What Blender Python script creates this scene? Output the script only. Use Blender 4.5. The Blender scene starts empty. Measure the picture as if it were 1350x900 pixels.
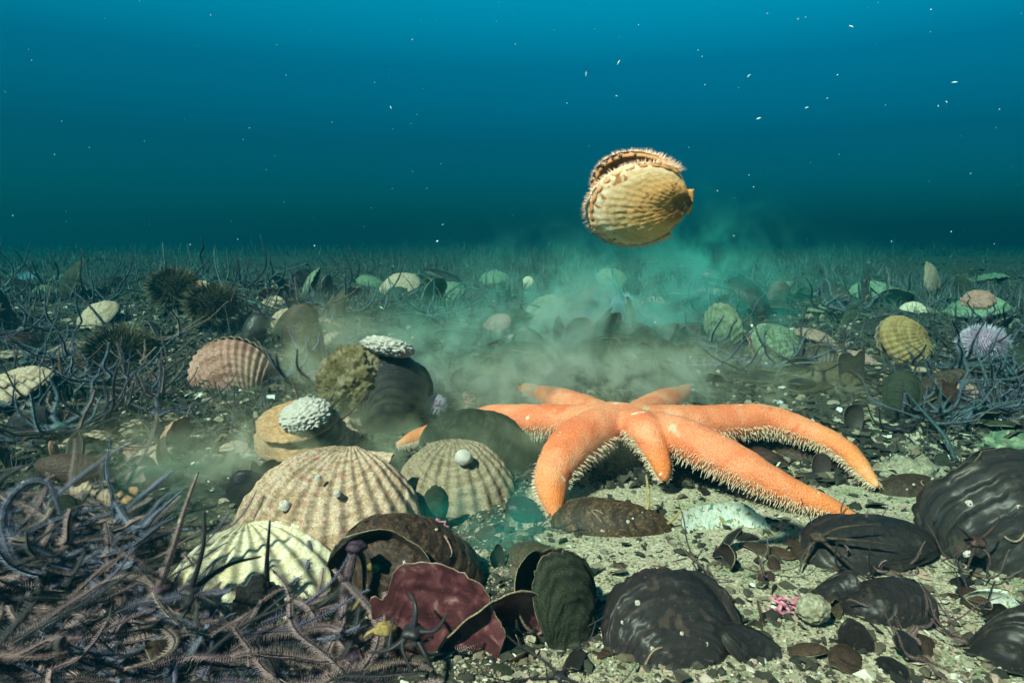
import bpy, math, random
import numpy as np
from mathutils import Vector, Matrix, noise as mn
random.seed(7); rng = np.random.default_rng(7)
S = bpy.context.scene
C = S.collection
R = math.radians

# ------------------------------------------------------------------ camera
F, CX, CY, CAMH, PITCH = 880.0, 675.0, 450.0, 0.27, R(8.4)
cam = bpy.data.objects.new('camera', bpy.data.cameras.new('camera')); C.objects.link(cam)
cam.location = (0, 0, CAMH); cam.rotation_euler = (math.pi/2 - PITCH, 0, 0)
cam.data.sensor_width = 36; cam.data.lens = 36*F/1350; cam.data.clip_start = 0.01; cam.data.clip_end = 500
cam.data.dof.use_dof = True; cam.data.dof.focus_distance = 0.60; cam.data.dof.aperture_fstop = 22
S.camera = cam
# ------------------------------------------------------------------ world, sun, exposure
SUN_EL, SUN_AZ = R(46), R(-40)          # light comes from behind and left of the camera, high up
W = bpy.data.worlds.new('World'); S.world = W; W.use_nodes = True
nt = W.node_tree; nt.nodes.clear()
wo = nt.nodes.new('ShaderNodeOutputWorld'); bg = nt.nodes.new('ShaderNodeBackground')
sky = nt.nodes.new('ShaderNodeTexSky'); sky.sky_type = 'NISHITA'; sky.sun_disc = False
sky.sun_elevation = SUN_EL; sky.sun_rotation = math.pi + 0.7
tc = nt.nodes.new('ShaderNodeTexCoord'); sx = nt.nodes.new('ShaderNodeSeparateXYZ')
rp = nt.nodes.new('ShaderNodeValToRGB'); mp = nt.nodes.new('ShaderNodeMapRange')
mp.inputs['From Min'].default_value = -0.1; mp.inputs['From Max'].default_value = 0.9
mx = nt.nodes.new('ShaderNodeMix'); mx.data_type = 'RGBA'; mx.blend_type = 'MULTIPLY'; mx.inputs['Factor'].default_value = 1
nt.links.new(tc.outputs['Generated'], sx.inputs[0]); nt.links.new(sx.outputs['Z'], mp.inputs['Value'])
nt.links.new(mp.outputs[0], rp.inputs[0])
# the colour the water column filters the sky light to, by height above the sea bed horizon
WR = [(0.0, (0.000, .012, .014)), (0.10, (0.000, .088, .112)), (0.16, (0.000, .088, .118)), (0.24, (0.000, .100, .134)), (0.34, (0.000, .200, .240)),
      (0.45, (0.000, .500, .500)), (0.52, (.00, .30, .32)), (1.0, (.03, .10, .11))]
el = rp.color_ramp.elements
el[0].position, el[1].position = WR[0][0], WR[-1][0]
for p, c in WR[1:-1]: el.new(p)
for e, (p, c) in zip(sorted(el, key=lambda e: e.position), WR): e.position = p; e.color = (*c, 1)
nt.links.new(sky.outputs[0], mx.inputs['A']); nt.links.new(rp.outputs[0], mx.inputs['B'])
nt.links.new(mx.outputs['Result'], bg.inputs['Color']); bg.inputs['Strength'].default_value = 0.106
nt.links.new(bg.outputs[0], wo.inputs[0])
sl = bpy.data.lights.new('sun', 'SUN'); sl.energy = 5.0; sl.angle = R(1.5); sl.color = (1, .71, .55)
so = bpy.data.objects.new('sun', sl); C.objects.link(so)
so.rotation_euler = (math.pi/2 - SUN_EL, 0, SUN_AZ)
S.view_settings.view_transform = 'Standard'; S.view_settings.look = 'None'
S.view_settings.exposure = 1.45; S.view_settings.gamma = 1
cy = S.cycles
cy.use_denoising = True; cy.denoiser = 'OPENIMAGEDENOISE'; cy.max_bounces = 5; cy.diffuse_bounces = 2; cy.glossy_bounces = 2
cy.transmission_bounces = 2; cy.volume_bounces = 0; cy.transparent_max_bounces = 8; cy.use_adaptive_sampling = True
cy.adaptive_threshold = 0.02; cy.volume_max_steps = 96; cy.caustics_reflective = False; cy.caustics_refractive = False

# ------------------------------------------------------------------ helpers
def ray(px, py):
    a, b = (px-CX)/F, (CY-py)/F
    c, s = math.cos(PITCH), math.sin(PITCH)
    return Vector((a, c + b*s, -s + b*c))
def at(px, py, Y):
    r = ray(px, py); k = Y/r.y
    return Vector((r.x*k, Y, CAMH + r.z*k))
def sm(a, b, x):
    t = min(1, max(0, (x-a)/(b-a))); return t*t*(3-2*t)
PRO_Y = [0, .80, .95, 1.08, 1.2, 1.35, 1.75, 2.3, 3, 6, 100]; PRO_Z = [0, .0, .022, .045, .068, .095, .132, .158, .178, .195, .195]
def hgt(x, y):
    n = mn.noise(Vector((x*2.1, y*2.1, 3.1)))*.020 + mn.noise(Vector((x*6.3, y*6.3, 7.7)))*.008 + mn.noise(Vector((x*17, y*17, 1.7)))*.0028
    sand = sm(-.05, .12, x)*(1-sm(.75, 1.0, y))
    left = (1-sm(-.42, -.12, x))*sm(.2, .4, y)*(1-sm(1.3, 2.2, y))
    r = math.hypot(x, y); far = sm(1.2, 4, r)
    hump = .035*math.exp(-((x-.62)**2/.09 + (y-1.25)**2/.2))
    base = float(np.interp(y, PRO_Y, PRO_Z)) + n*(1-.6*sand)*(1+.3*far)*(1-.7*sm(3, 9, r)) + .035*left + hump + mn.noise(Vector((x*.9, y*.9, .3)))*.022*far*(1-.7*sm(4, 12, r))
    return min(base, .232)
_yy = np.concatenate([np.arange(.15, 3, .002), np.arange(3, 60, .02)]); _pz = np.interp(_yy, PRO_Y, PRO_Z)
_ang = np.arctan2(CAMH - _pz, _yy) - PITCH; _hit = np.minimum.accumulate(CY + F*np.tan(_ang))      # picture row at which each distance shows
def gnd(px, py):
    Y = float(np.interp(-py, -_hit, _yy)); r = ray(px, py); x = r.x/r.y*Y
    return Vector((x, Y, hgt(x, Y)))
def frame(axis, normal):
    y = Vector(axis).normalized(); n = Vector(normal); z = (n - n.dot(y)*y).normalized(); x = y.cross(z)
    return Matrix((x, y, z)).transposed().to_4x4()

def mesh_obj(name, V, Fc, mats, parent=None, attrs=None, smooth=True, mi=None):
    me = bpy.data.meshes.new(name)
    me.from_pydata([tuple(v) for v in V] if not isinstance(V, np.ndarray) else V.tolist(), [], Fc if isinstance(Fc, list) else Fc.tolist())
    for m in (mats if isinstance(mats, (list, tuple)) else [mats]): me.materials.append(m)
    if mi is not None and max(mi) >= len(me.materials): me.materials.append(m_edge)
    if smooth: me.polygons.foreach_set('use_smooth', [True]*len(me.polygons))
    if mi is not None: me.polygons.foreach_set('material_index', np.asarray(mi, dtype=np.int32))
    for k, v in (attrs or {}).items():
        a = me.attributes.new(k, 'FLOAT', 'POINT'); a.data.foreach_set('value', np.asarray(v, dtype=np.float32))
    me.update()
    o = bpy.data.objects.new(name, me); C.objects.link(o)
    if parent: o.parent = parent
    return o
def tag(o, label=None, cat=None, group=None, kind=None):
    if label: o['label'] = label
    if cat: o['category'] = cat
    if group: o['group'] = group
    if kind: o['kind'] = kind
    return o
def empty(name, M): 
    o = bpy.data.objects.new(name, None); C.objects.link(o); o.matrix_world = M; o.empty_display_size = .02
    return o
def copy_tree(o, name=None, parent=None):
    c = o.copy(); C.objects.link(c)
    if parent: c.parent = parent; c.matrix_parent_inverse.identity()
    for ch in list(o.children): copy_tree(ch, None, c)
    return c
def tree(o):
    yield o
    for c in o.children: yield from tree(c)
def remat(o, mats):
    for x in tree(o):
        if x.type == 'MESH':
            for i, m in enumerate(mats):
                if i < len(x.material_slots) and m: x.material_slots[i].link = 'OBJECT'; x.material_slots[i].material = m

class MB:
    def __init__(s): s.v = []; s.f = []; s.mi = []; s.a = {}; s.n = 0
    def add(s, V, Fc, mi=0, **at_):
        V = np.asarray(V, dtype=float); s.v.append(V)
        for f in Fc: s.f.append([int(i)+s.n for i in f])
        s.mi += [mi]*len(Fc)
        for k, v in at_.items():
            s.a.setdefault(k, []).append(np.broadcast_to(np.asarray(v, dtype=float), (len(V),)))
        s.n += len(V)
    def build(s, name, mats, parent=None, smooth=True):
        return mesh_obj(name, np.vstack(s.v), s.f, mats, parent, {k: np.concatenate(v) for k, v in s.a.items()}, smooth, s.mi)

def frames(P, up0=None):
    P = np.asarray(P, float); T = np.gradient(P, axis=0); T /= np.linalg.norm(T, axis=1)[:, None] + 1e-12
    U = np.zeros_like(P); u = np.array([0, 0, 1.]) if up0 is None else np.array(up0, float)
    for i in range(len(P)):
        if up0 is not None: u = np.array(up0, float)
        if abs(np.dot(u, T[i])) > .97: u = u + np.array([.3, .2, .1])
        u = u - np.dot(u, T[i])*T[i]; u /= np.linalg.norm(u); U[i] = u
    return T, U, np.cross(T, U)
def tube(P, rad, n=6, sq=1.0, up0=None, cap=True):
    P = np.asarray(P, float); rad = np.broadcast_to(rad, (len(P),)); T, U, B = frames(P, up0)
    a = np.arange(n)*2*math.pi/n
    V = (P[:, None] + rad[:, None, None]*(np.cos(a)[None, :, None]*B[:, None] + sq*np.sin(a)[None, :, None]*U[:, None])).reshape(-1, 3)
    Fc = []
    for i in range(len(P)-1):
        for j in range(n):
            k = (j+1) % n; Fc.append((i*n+j, i*n+k, (i+1)*n+k, (i+1)*n+j))
    if cap: Fc.append(tuple(range(n-1, -1, -1))); Fc.append(tuple((len(P)-1)*n+j for j in range(n)))
    return V, Fc
def cone3(base, d, r):
    d = np.asarray(d, float); L = np.linalg.norm(d)+1e-9; t = d/L
    a = np.cross(t, [.3, .5, .81]); a /= np.linalg.norm(a)+1e-9; b = np.cross(t, a)
    V = [base + r*a, base + r*(-.5*a+.866*b), base + r*(-.5*a-.866*b), base + d]
    return V, [(0, 1, 3), (1, 2, 3), (2, 0, 3)]
def catmull(P, n):
    P = np.asarray(P, float); P = np.vstack([2*P[0]-P[1], P, 2*P[-1]-P[-2]]); out = []
    m = len(P)-3
    for k in range(n):
        x = k/(n-1)*m; i = min(int(x), m-1); t = x-i; a, b, c, d = P[i:i+4]
        out.append(.5*(2*b + (c-a)*t + (2*a-5*b+4*c-d)*t*t + (3*b-a-3*c+d)*t**3))
    return np.array(out)
def blob(name, r, mats, parent=None, sub=3, amp=.2, sc=3, squash=(1, 1, 1), seed=0, attr=None):
    import bmesh
    bm = bmesh.new(); bmesh.ops.create_icosphere(bm, subdivisions=sub, radius=1)
    for v in bm.verts:
        d = v.co.copy(); k = 1 + amp*mn.noise(d*sc+Vector((seed*7.1, 0, 0))) + amp*.5*mn.noise(d*sc*2.7+Vector((0, seed*3.3, 0))) + amp*.22*mn.noise(d*sc*7+Vector((0, 0, seed)))
        v.co = Vector((d.x*squash[0], d.y*squash[1], d.z*squash[2]))*r*k
    me = bpy.data.meshes.new(name); bm.to_mesh(me); bm.free()
    me.polygons.foreach_set('use_smooth', [True]*len(me.polygons))
    for m in (mats if isinstance(mats, (list, tuple)) else [mats]): me.materials.append(m)
    o = bpy.data.objects.new(name, me); C.objects.link(o)
    if parent: o.parent = parent
    return o

# ------------------------------------------------------------------ materials
def mat(name, stops, scale=40, detail=6, rough=.7, bump=.4, bscale=160, bdist=.002, rings=0, ringf=26, ringcol=None, spots=(), attr=None,
        attrstops=None, attrmix=.5, spec=.4, vor=0, coat=0, objrand=0, sss=None, distort=.6, stretch=None):
    m = bpy.data.materials.new(name); m.use_nodes = True; n = m.node_tree.nodes; L = m.node_tree.links
    b = n['Principled BSDF']; tcn = n.new('ShaderNodeTexCoord'); vec = tcn.outputs['Object']
    oi = n.new('ShaderNodeObjectInfo'); add = n.new('ShaderNodeVectorMath'); add.operation = 'MULTIPLY_ADD'
    L.new(oi.outputs['Random'], add.inputs[0]); add.inputs[1].default_value = (9, 5, 7); L.new(vec, add.inputs[2]); vec = add.outputs[0]
    if stretch:
        mpn = n.new('ShaderNodeMapping'); mpn.inputs['Scale'].default_value = stretch; L.new(vec, mpn.inputs[0]); vec = mpn.outputs[0]
    def nz(sc, det=detail, v=None, dis=0., rgh=.6):
        t = n.new('ShaderNodeTexNoise'); t.inputs['Scale'].default_value = sc; t.inputs['Detail'].default_value = det
        t.inputs['Roughness'].default_value = rgh; t.inputs['Distortion'].default_value = dis; L.new(v or vec, t.inputs['Vector']); return t.outputs['Fac']
    def ramp(st, fac, const=False):
        r = n.new('ShaderNodeValToRGB'); e = r.color_ramp.elements
        while len(e) < len(st): e.new(.5)
        for q, (p, c) in zip(e, st): q.position = 0; 
        for i, (p, c) in enumerate(st): e[i].position = p; e[i].color = (*c, 1)
        L.new(fac, r.inputs[0]); return r.outputs[0]
    def mixc(f, a, c2, mode='MIX'):
        x = n.new('ShaderNodeMix'); x.data_type = 'RGBA'; x.blend_type = mode
        if isinstance(f, float): x.inputs['Factor'].default_value = f
        else: L.new(f, x.inputs['Factor'])
        for s_, w in (('A', a), ('B', c2)):
            if isinstance(w, tuple): x.inputs[s_].default_value = (*w, 1)
            else: L.new(w, x.inputs[s_])
        return x.outputs['Result']
    def math_(op, a, c2=None):
        x = n.new('ShaderNodeMath'); x.operation = op
        for i, w in enumerate((a, c2)):
            if w is None: continue
            if isinstance(w, (int, float)): x.inputs[i].default_value = w
            else: L.new(w, x.inputs[i])
        return x.outputs[0]
    def stepf(fac, lo, hi):
        x = n.new('ShaderNodeMapRange'); x.interpolation_type = 'SMOOTHSTEP'; L.new(fac, x.inputs[0]); x.inputs[1].default_value = lo; x.inputs[2].default_value = hi; return x.outputs[0]
    lo, hi = .28, .72
    col = ramp([(lo + p*(hi-lo), c) for p, c in stops], nz(scale, dis=distort))
    height = nz(bscale, 5)
    if attr:
        an = n.new('ShaderNodeAttribute'); an.attribute_name = attr
        col = mixc(float(attrmix), col, ramp(attrstops, an.outputs['Fac']))
    if rings:
        g = n.new('ShaderNodeAttribute'); g.attribute_name = 'gu'; ga = n.new('ShaderNodeAttribute'); ga.attribute_name = 'ga'
        cx_ = n.new('ShaderNodeCombineXYZ'); L.new(math_('MULTIPLY', g.outputs['Fac'], ringf), cx_.inputs[0]); L.new(math_('MULTIPLY', ga.outputs['Fac'], 3.0), cx_.inputs[1]); L.new(math_('MULTIPLY', oi.outputs['Random'], 50.), cx_.inputs[2])
        rn = nz(1.0, 3, cx_.outputs[0])
        col = mixc(stepf(rn, .42, .62), col, mixc(1.0, col, ringcol or (.45, .4, .4), 'MULTIPLY'))
        height = math_('ADD', math_('MULTIPLY', rn, rings), height)
    if vor:
        v = n.new('ShaderNodeTexVoronoi'); v.inputs['Scale'].default_value = vor; L.new(vec, v.inputs['Vector'])
        height = math_('SUBTRACT', math_('MULTIPLY', height, .5), v.outputs['Distance'])
        col = mixc(stepf(v.outputs['Distance'], .25, .75), col, mixc(1.0, col, (.80, .66, .60), 'MULTIPLY'))
    for i, (c, sc, th) in enumerate(spots):
        col = mixc(stepf(nz(sc, 4, dis=.4), th, th+.035), col, c)
    if objrand:
        x = n.new('ShaderNodeHueSaturation'); L.new(col, x.inputs['Color'])
        L.new(math_('ADD', math_('MULTIPLY', oi.outputs['Random'], objrand), 1-objrand/2), x.inputs['Value'])
        L.new(math_('ADD', math_('MULTIPLY', math_('FRACT', math_('MULTIPLY', oi.outputs['Random'], 7.3)), .06), .47), x.inputs['Hue']); col = x.outputs[0]
    L.new(col, b.inputs['Base Color'])
    bp = n.new('ShaderNodeBump'); bp.inputs['Strength'].default_value = min(1, bump); bp.inputs['Distance'].default_value = bdist*.3
    L.new(height, bp.inputs['Height']); L.new(bp.outputs[0], b.inputs['Normal'])
    rr = n.new('ShaderNodeMapRange'); L.new(nz(scale*2, 3), rr.inputs[0]); rr.inputs[3].default_value = rough-.12; rr.inputs[4].default_value = min(1, rough+.2); L.new(rr.outputs[0], b.inputs['Roughness'])
    b.inputs['Specular IOR Level'].default_value = spec; b.inputs['Coat Weight'].default_value = coat; b.inputs['Coat Roughness'].default_value = .35
    if sss: b.inputs['Subsurface Weight'].default_value = .25; b.inputs['Subsurface Radius'].default_value = sss; b.inputs['Subsurface Scale'].default_value = .01
    return m

WHT, PNK, GRN, OLV = (.62, .6, .52), (.42, .10, .16), (.03, .10, .07), (.14, .13, .05)
m_sand = mat('sand', [(0, (.05, .075, .05)), (.35, (.20, .22, .14)), (.65, (.34, .34, .22)), (1, (.52, .50, .38))], 130, 10, .9, .9, 700, .003, spots=[((.02, .12, .085), 30, .60), ((.05, .04, .03), 260, .66), ((.62, .6, .5), 420, .70)], spec=.2)
m_mud = mat('mud', [(0, (.012, .016, .014)), (.4, (.04, .045, .035)), (.7, (.10, .085, .06)), (1, (.19, .16, .12))], 60, 10, .9, 1, 500, .004, spots=[((.22, .15, .12), 90, .66), ((.01, .05, .045), 25, .6)], spec=.2)
m_pink = mat('pink_shell', [(0, (.16, .055, .05)), (.4, (.36, .15, .12)), (.7, (.52, .30, .22)), (1, (.60, .47, .33))], 90, 8, .75, .9, 420, .0015, rings=1.2, ringcol=(.62, .5, .48), spots=[((.55, .50, .38), 110, .64), (WHT, 55, .70)])
m_cream = mat('cream_shell', [(0, (.22, .12, .08)), (.4, (.42, .28, .20)), (.7, (.54, .41, .30)), (1, (.62, .54, .42))], 80, 8, .75, .9, 420, .0015, rings=1, ringcol=(.68, .6, .5), spots=[((.42, .12, .15), 34, .62), ((.10, .085, .04), 70, .64), (WHT, 60, .69)])
m_ivory = mat('ivory_shell', [(0, (.34, .27, .18)), (.5, (.58, .51, .38)), (1, (.72, .68, .56))], 60, 7, .65, .6, 400, .001, rings=.7, ringcol=(.8, .75, .6), spots=[((.2, .17, .07), 60, .66)])
m_dusty = mat('dusty_shell', [(0, (.15, .09, .07)), (.4, (.30, .20, .15)), (.75, (.42, .30, .22)), (1, (.50, .40, .31))], 70, 9, .9, .9, 500, .0015, rings=.8, ringcol=(.7, .65, .6), spots=[((.34, .16, .15), 40, .62)], objrand=.4)
m_green = mat('algal_shell', [(0, (.03, .06, .04)), (.4, (.10, .16, .10)), (.75, (.26, .30, .18)), (1, (.42, .42, .30))], 70, 8, .8, .9, 400, .0015, rings=1, ringcol=(.5, .55, .5), spots=[((.30, .26, .2), 60, .63)], objrand=.4)
m_gold = mat('golden_shell', [(0, (.10, .055, .02)), (.4, (.30, .19, .07)), (.75, (.46, .33, .14)), (1, (.58, .48, .28))], 160, 6, .8, 1, 260, .003, rings=.6, ringcol=(.7, .6, .5), spots=[((.08, .05, .02), 230, .60)])
m_mus = mat('dark_mussel', [(0, (.003, .002, .002)), (.40, (.004, .002, .002)), (.70, (.017, .008, .007)), (1, (.07, .034, .022))], 42, 9, .44, 1, 380, .0024, rings=2.2, ringcol=(.25, .2, .2), ringf=34, spec=.5, spots=[((.14, .10, .06), 60, .67), ((.035, .022, .015), 9, .60)], coat=.18, objrand=.5)
m_musb = mat('brown_mussel', [(0, (.012, .006, .003)), (.4, (.035, .018, .009)), (.75, (.10, .05, .024)), (1, (.20, .125, .07))], 55, 8, .6, .8, 260, .0014, rings=1.6, ringcol=(.4, .35, .32), spots=[((.16, .15, .09), 90, .68), ((.03, .09, .07), 40, .68)], objrand=.6)
m_mosg = mat('mossy_mussel', [(0, (.010, .014, .010)), (.45, (.03, .038, .024)), (.8, (.07, .08, .048)), (1, (.16, .15, .09))], 120, 9, .9, 1, 600, .002, rings=.5, spots=[((.22, .2, .14), 260, .68), ((.02, .09, .07), 40, .66)], spec=.2)
m_int = mat('purple_nacre', [(0, (.028, .006, .008)), (.45, (.065, .016, .020)), (.75, (.13, .040, .045)), (1, (.30, .16, .16))], 9, 6, .4, .3, 300, .0008, spots=[((.30, .2, .15), 90, .69), ((.02, .012, .01), 35, .68)], coat=.3)
m_pearl = mat('pearl_nacre', [(0, (.30, .34, .27)), (.45, (.50, .52, .45)), (1, (.68, .68, .62))], 25, 7, .45, .3, 300, .0008, spots=[((.24, .2, .07), 20, .56), ((.06, .22, .18), 16, .62)])
m_dint = mat('dark_nacre', [(0, (.008, .006, .006)), (.5, (.03, .02, .018)), (1, (.10, .07, .05))], 40, 7, .5, .4, 300, .001, objrand=.5)
m_rim = mat('shell_rim', [(0, (.25, .16, .06)), (1, (.5, .36, .16))], 80, 5, .7, .5)
m_edge = mat('pale_shell_edge', [(0, (.05, .035, .02)), (.5, (.20, .15, .09)), (1, (.46, .40, .28))], 120, 5, .7, .5)  # pale chipped rim, its colour also painting bright highlights along shell edges
m_star = mat('starfish_skin', [(0, (.66, .11, .03)), (.4, (.84, .20, .07)), (.65, (.90, .31, .15)), (1, (.93, .52, .34))], 17, 9, .58, 1, 900, .0024, vor=620, spec=.35, attr='tt',
             attrstops=[(0, (.86, .42, .25)), (.35, (.76, .24, .13)), (.65, (.78, .27, .11)), (.9, (.80, .31, .05)), (1, (.86, .52, .22))], attrmix=.42, sss=(1, .3, .12), spots=[((.72, .15, .06), 24, .60), ((.86, .60, .44), 60, .67), ((.5, .42, .28), 14, .68)])
m_spin = mat('starfish_spine', [(0, (.66, .42, .26)), (1, (.80, .66, .50))], 300, 3, .6, .1)
m_bs = [mat('brittle_purple', [(0, (.006, .003, .007)), (.5, (.025, .009, .020)), (1, (.09, .04, .07))], 260, 5, .7, .6, 900, .0006, objrand=.7),
        mat('brittle_grey', [(0, (.004, .005, .010)), (.5, (.018, .020, .034)), (1, (.08, .085, .13))], 260, 5, .7, .6, 900, .0006, objrand=.7),
        mat('brittle_brown', [(0, (.012, .006, .004)), (.5, (.05, .026, .018)), (1, (.17, .105, .07))], 260, 5, .7, .6, 900, .0006, objrand=.7),
        mat('brittle_black', [(0, (.004, .004, .006)), (1, (.03, .025, .03))], 260, 5, .5, .6, 900, .0006),
        mat('brittle_teal', [(0, (.008, .025, .028)), (.5, (.03, .07, .075)), (1, (.11, .17, .17))], 260, 5, .7, .6, 900, .0006, objrand=.7),
        mat('brittle_gold', [(0, (.10, .06, .015)), (.5, (.26, .17, .05)), (1, (.5, .38, .16))], 260, 5, .7, .6, 900, .0006)]
m_bsp = [mat('spine_pale', [(0, (.10, .06, .065)), (1, (.40, .28, .26))], 500, 3, .7, .1, objrand=.6), mat('spine_blue', [(0, (.05, .055, .09)), (1, (.22, .23, .33))], 500, 3, .7, .1, objrand=.6),
         mat('spine_dark', [(0, (.012, .012, .014)), (1, (.06, .055, .06))], 500, 3, .7, .1), mat('spine_gold', [(0, (.3, .22, .08)), (1, (.6, .5, .28))], 500, 3, .7, .1)]
m_crust = mat('barnacle_white', [(0, (.26, .20, .15)), (.5, (.64, .56, .50)), (1, (.80, .76, .70))], 130, 6, .8, 1, 300, .004, spots=[((.45, .2, .16), 90, .64)])
m_turf = mat('olive_turf', [(0, (.09, .065, .025)), (.45, (.30, .22, .10)), (1, (.62, .52, .36))], 9, 10, 1, 1, 90, .03, spec=.1)
m_orange = mat('orange_shell', [(0, (.30, .13, .05)), (.5, (.50, .27, .13)), (1, (.60, .42, .27))], 60, 7, .8, .8, 400, .0015, rings=1, ringcol=(.75, .6, .5), spots=[(WHT, 60, .68)])
m_urch = mat('urchin_test', [(0, (.01, .009, .004)), (1, (.05, .04, .018))], 200, 4, .8, .4)
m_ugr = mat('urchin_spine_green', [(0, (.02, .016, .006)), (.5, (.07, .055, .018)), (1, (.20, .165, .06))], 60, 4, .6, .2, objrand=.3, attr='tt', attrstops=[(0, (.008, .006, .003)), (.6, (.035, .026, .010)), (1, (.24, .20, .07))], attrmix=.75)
m_ulil = mat('urchin_spine_lilac', [(0, (.34, .26, .38)), (1, (.62, .56, .64))], 90, 4, .6, .2, attr='tt', attrstops=[(0, (.30, .14, .24)), (.5, (.55, .48, .58)), (1, (.8, .8, .84))], attrmix=.7)
m_ublu = mat('urchin_spine_blue', [(0, (.1, .28, .36)), (1, (.3, .55, .62))], 90, 4, .6, .2)
m_ugrn = mat('anemone_green', [(0, (.04, .2, .06)), (1, (.16, .42, .16))], 90, 4, .6, .2)
m_coral = mat('pink_coralline', [(0, (.32, .06, .12)), (.5, (.50, .14, .22)), (1, (.62, .33, .38))], 150, 5, .8, .8, 500, .002)
m_sponge = mat('grey_sponge', [(0, (.14, .15, .10)), (.5, (.28, .28, .20)), (1, (.42, .40, .30))], 200, 6, .95, 1, 500, .003, vor=300)
m_chip = mat('shell_chips', [(0, (.1, .1, .08)), (1, (.4, .36, .28))], 200, 3, .8, .3, 500, .001, attr='cv', attrmix=.85,
             attrstops=[(0, (.015, .012, .010)), (.22, (.07, .05, .03)), (.45, (.20, .18, .12)), (.62, (.42, .38, .27)), (.80, (.34, .19, .15)), (.92, (.60, .58, .50)), (1, (.7, .7, .66))])
m_rub = mat('rubble', [(0, (.01, .012, .010)), (1, (.08, .07, .05))], 90, 8, .85, 1, 400, .003, attr='cv', attrmix=.7,
             attrstops=[(0, (.005, .005, .005)), (.5, (.024, .024, .018)), (.78, (.08, .065, .042)), (.90, (.20, .14, .09)), (1, (.42, .35, .25))])
m_thr = mat('threads', [(0, (.02, .03, .03)), (1, (.14, .17, .16))], 60, 4, .9, .1, attr='cv', attrmix=.7,
             attrstops=[(0, (.008, .015, .017)), (.5, (.045, .06, .06)), (.85, (.12, .13, .12)), (1, (.24, .22, .18))])
m_snow = mat('drifting_particle', [(0, (.35, .55, .55)), (1, (.6, .8, .8))], 50, 2, .6, 0)
m_man = mat('mantle', [(0, (.10, .035, .01)), (.4, (.45, .20, .06)), (1, (.62, .38, .17))], 160, 4, .6, .5, spots=[((.01, .006, .004), 90, .60)])
m_queen = mat('queen_shell', [(0, (.15, .06, .015)), (.35, (.36, .19, .06)), (.7, (.55, .36, .14)), (1, (.66, .52, .28))], 38, 7, .7, .9, 500, .0015, rings=.25, ringcol=(.85, .78, .66), attr='gu',
              attrstops=[(0, (.06, .02, .007)), (.22, (.18, .06, .015)), (.42, (.80, .40, .11)), (.60, (.86, .54, .22)), (.78, (.62, .50, .26)), (.92, (.80, .74, .54)), (1, (.85, .8, .64))], attrmix=.80, spots=[((.34, .17, .06), 7, .60), ((.84, .60, .32), 9, .64)])  # orange middle of the ramp paints light glowing through the thin shell
m_queen2 = mat('queen_shell_spotted', [(0, (.05, .025, .015)), (.42, (.40, .25, .15)), (1, (.68, .52, .40))], 75, 4, .7, .7, 500, .0015, rings=.6)
m_eye = mat('mantle_spot', [(0, (.005, .003, .003)), (1, (.03, .015, .01))], 80, 3, .4, .1)

# ------------------------------------------------------------------ sea bed
def gaxis(n, s, T, c):
    t = np.linspace(-1, 1, n); return c + s*np.sinh(math.asinh(T/s)*t)
xs = gaxis(380, .55, 90, 0.0); ys = gaxis(430, .5, 90, 0.75)
V = np.zeros((len(ys), len(xs), 3)); V[..., 0] = xs[None]; V[..., 1] = ys[:, None]
for j, y in enumerate(ys):
    for i, x in enumerate(xs): V[j, i, 2] = hgt(x, y) if abs(x) < 26 and abs(y) < 26 else 0
nx = len(xs); idx = np.arange(len(ys)*nx).reshape(len(ys), nx)
Q = np.stack([idx[:-1, :-1], idx[:-1, 1:], idx[1:, 1:], idx[1:, :-1]], -1).reshape(-1, 4)
P = V.reshape(-1, 3)
def sandw(x, y):
    w = mn.noise(Vector((x*5, y*5, 9)))*.09
    a = sm(-.03, .06, x+w)*(1-sm(.78, .98, y+w*2)); b = sm(.35, .5, x+w)*(1-sm(.78, .95, y+w*2)); c = .35*(1-sm(.35, .6, abs(x+.15)))*(1-sm(.6, .9, y))
    return max(a, b, c)
sw = [sandw(p[0], p[1]) if abs(p[0]) < 3 and -1 < p[1] < 3 else 0 for p in P]
m_bed = bpy.data.materials.new('sea_bed'); m_bed.use_nodes = True
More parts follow.
